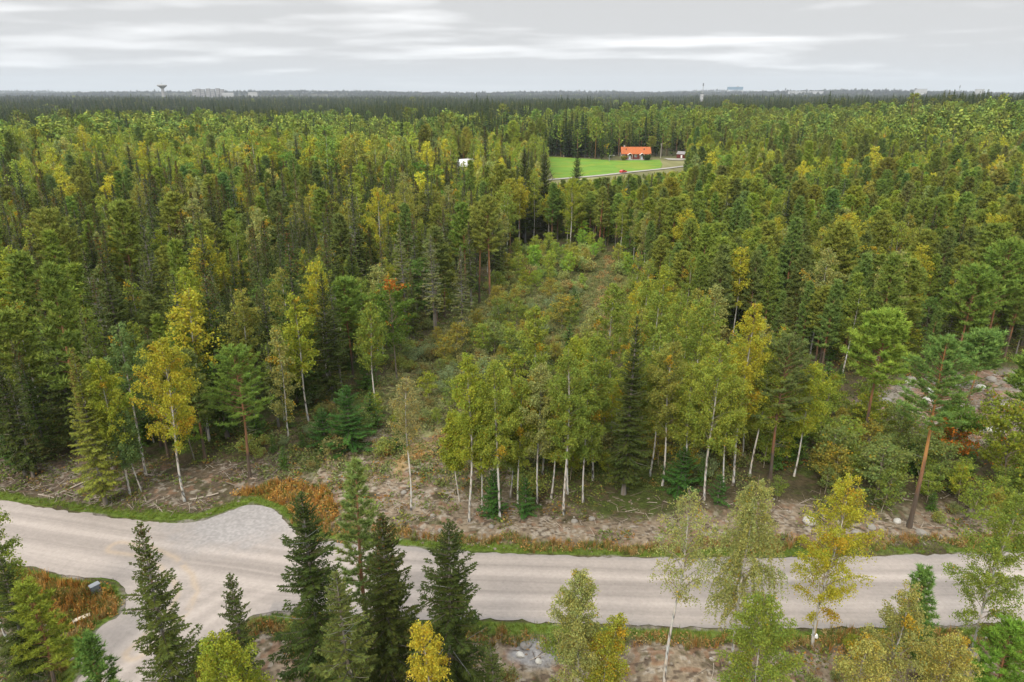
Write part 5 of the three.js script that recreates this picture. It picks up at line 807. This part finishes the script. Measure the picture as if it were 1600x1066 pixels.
{ // red car on the lane
  const o = new THREE.Group(), red = paint(0.5, 0.03, 0.02, { roughness: 0.35, clearcoat: 0.6, specularIntensity: 1 }), glass = paint(0.03, 0.035, 0.04, { roughness: 0.1, specularIntensity: 1 }), dark = paint(0.03, 0.03, 0.03), steel = paint(0.4, 0.4, 0.42, { roughness: 0.4 });
  const ext = (pts, d) => { const s = new THREE.Shape(pts.map((p) => new THREE.Vector2(...p))), g = new THREE.ExtrudeGeometry(s, { depth: d, bevelEnabled: true, bevelSize: 0.07, bevelThickness: 0.07, bevelSegments: 2 }); g.translate(0, 0, -d / 2); return g; };
  part('body', ext([[-2.15, 0.35], [2.1, 0.35], [2.15, 0.7], [1.95, 0.88], [1.05, 0.98], [0.3, 1.4], [-1.3, 1.46], [-1.95, 1.1], [-2.18, 0.85]], 1.6), red, o);
  part('side_windows', ext([[0.85, 1.0], [0.25, 1.33], [-1.2, 1.38], [-1.6, 1.05]], 1.64), glass, o);
  const ws = part('windscreen', box(0.06, 0.55, 1.45), glass, o); ws.position.set(0.72, 1.2, 0); ws.rotation.z = 1.02;
  const rw = part('rear_window', box(0.06, 0.5, 1.4), glass, o); rw.position.set(-1.72, 1.27, 0); rw.rotation.z = -1.05;
  for (const x of [-1.35, 1.35]) for (const z of [-0.8, 0.8]) { const ty = new THREE.TorusGeometry(0.24, 0.1, 10, 20); const w = part('wheel', ty, dark, o); w.position.set(x, 0.34, z); const rg = new THREE.CylinderGeometry(0.2, 0.2, 0.12, 16); rg.rotateX(Math.PI / 2); part('rim', rg, steel, w); }
  for (const z of [-0.6, 0.6]) { part('headlight', at3(box(0.08, 0.14, 0.3), 2.2, 0.72, z), white, o); part('tail_light', at3(box(0.08, 0.16, 0.26), -2.24, 0.85, z), paint(0.3, 0.01, 0.01), o); }
  part('bumper', at3(box(0.12, 0.2, 1.7), 2.22, 0.45, 0), dark, o);
  add(o, 'car'); o.position.set(59.5, 0.34, -374.3); o.rotation.y = 0.72; tag(o, 'red car driving on the pale lane below the meadow', 'car');
}

// ------------------------------------------------------------ landmarks on the horizon
{
  const conc = paint(0.3, 0.3, 0.3), pale = paint(0.45, 0.46, 0.47), blue = paint(0.12, 0.22, 0.32), brick = paint(0.26, 0.26, 0.27), dark = paint(0.1, 0.11, 0.12);
  const wt = new THREE.Group(), bx = -1580, bz = -3290, by = 12;
  part('tank', new THREE.LatheGeometry([[0.1, 36], [5, 37], [10, 41], [22, 50], [23.5, 51], [23.5, 55], [20, 57], [0.1, 58]].map((p) => new THREE.Vector2(...p)), 48), conc, wt);
  part('shaft', new THREE.LatheGeometry([[9, 0], [7, 20], [6.5, 37.5], [11, 41]].map((p) => new THREE.Vector2(...p)), 32), conc, wt); part('antenna', at3(new THREE.CylinderGeometry(0.5, 0.5, 9, 6), 0, 62, 0), dark, wt);
  add(wt, 'water_tower'); wt.scale.setScalar(0.9); wt.position.set(bx, by + 16, bz); tag(wt, 'wide mushroom-shaped concrete water tower on the forest horizon', 'tower');
  const mast = (name, x, z, top, label, cat, w = 2.2) => { const o = new THREE.Group(), h = top; part('shaft', at3(new THREE.CylinderGeometry(w * 0.5, w, h, 8), 0, h / 2, 0), conc, o); part('head', at3(new THREE.CylinderGeometry(w * 1.4, w * 1.4, h * 0.16, 10), 0, h * 0.9, 0), dark, o); add(o, name); o.position.set(x, -5, z); tag(o, label, cat); };
  mast('radio_mast', 1231, -4690, 112, 'slender radio mast beside the blue gantry crane on the horizon', 'mast', 2.6);
  mast('chimney_stack', 2774, -5000, 82, 'dark chimney beside a pale works building on the horizon', 'chimney', 5);
  mast('radio_mast', 3247, -5280, 104, 'thin radio mast over the wooded horizon', 'mast', 2);
  mast('radio_mast', -1610, -3700, 66, 'thin mast beside the row of apartment blocks', 'mast', 1.6);
  mast('chimney_stack', 2331, -6200, 92, 'thin dark stack beyond the blue gantry crane', 'chimney', 3.5);
  const cr = new THREE.Group(); part('girder', at3(box(148, 26, 14), 0, 92, 0), blue, cr); for (const x of [-68, 68]) for (const z of [-10, 10]) part('leg', at3(box(6, 82, 6), x, 40, z), pale, cr); part('trolley', at3(box(20, 8, 16), 24, 109, 0), pale, cr); part('hall', at3(box(90, 22, 40), 8, 28, -30), pale, cr);
  add(cr, 'gantry_crane'); cr.position.set(2134, -2, -6960); tag(cr, 'huge blue shipyard gantry crane with pale legs on the horizon', 'crane');
  const block = (x, z, w, h, m, label, group) => { const o = new THREE.Group(); part('wall', at3(box(w, h, 14), 0, h / 2, 0), m, o); part('roof', at3(box(w + 1, 1.5, 15), 0, h + 0.75, 0), dark, o); for (let k = 0; k < 3; k++) part('window_band', at3(box(w - 3, 1.6, 0.4), 0, h * (0.45 + 0.18 * k), 7.1), dark, o); add(o, 'apartment_block'); o.position.set(x, z < -3500 ? 8 : 0, z); tag(o, label, 'building', group); };
  [[0, 58], [28, 55], [62, 59], [92, 56], [124, 60], [150, 55], [-26, 54]].forEach(([dx, h]) => block(-1790 + dx * 0.9, -4150, 20, h, brick, 'tall grey apartment block in the row on the wooded horizon', 'apartment blocks on the horizon'));
  block(-1565, -4000, 60, 38, pale, 'long low white building beside the apartment blocks'); block(-1427, -4000, 46, 40, pale, 'low pale building with reddish roof on the horizon'); block(2810, -5000, 80, 62, pale, 'pale works building beside the dark chimney on the horizon'); block(3344, -5200, 60, 62, pale, 'small pale works building over the far forest'); block(2506, -6200, 300, 52, pale, 'long white industrial building on the horizon'); block(518, -1980, 5, 40, pale, 'small white tower standing out of the dark forest');
}
renderer.render(scene, camera);
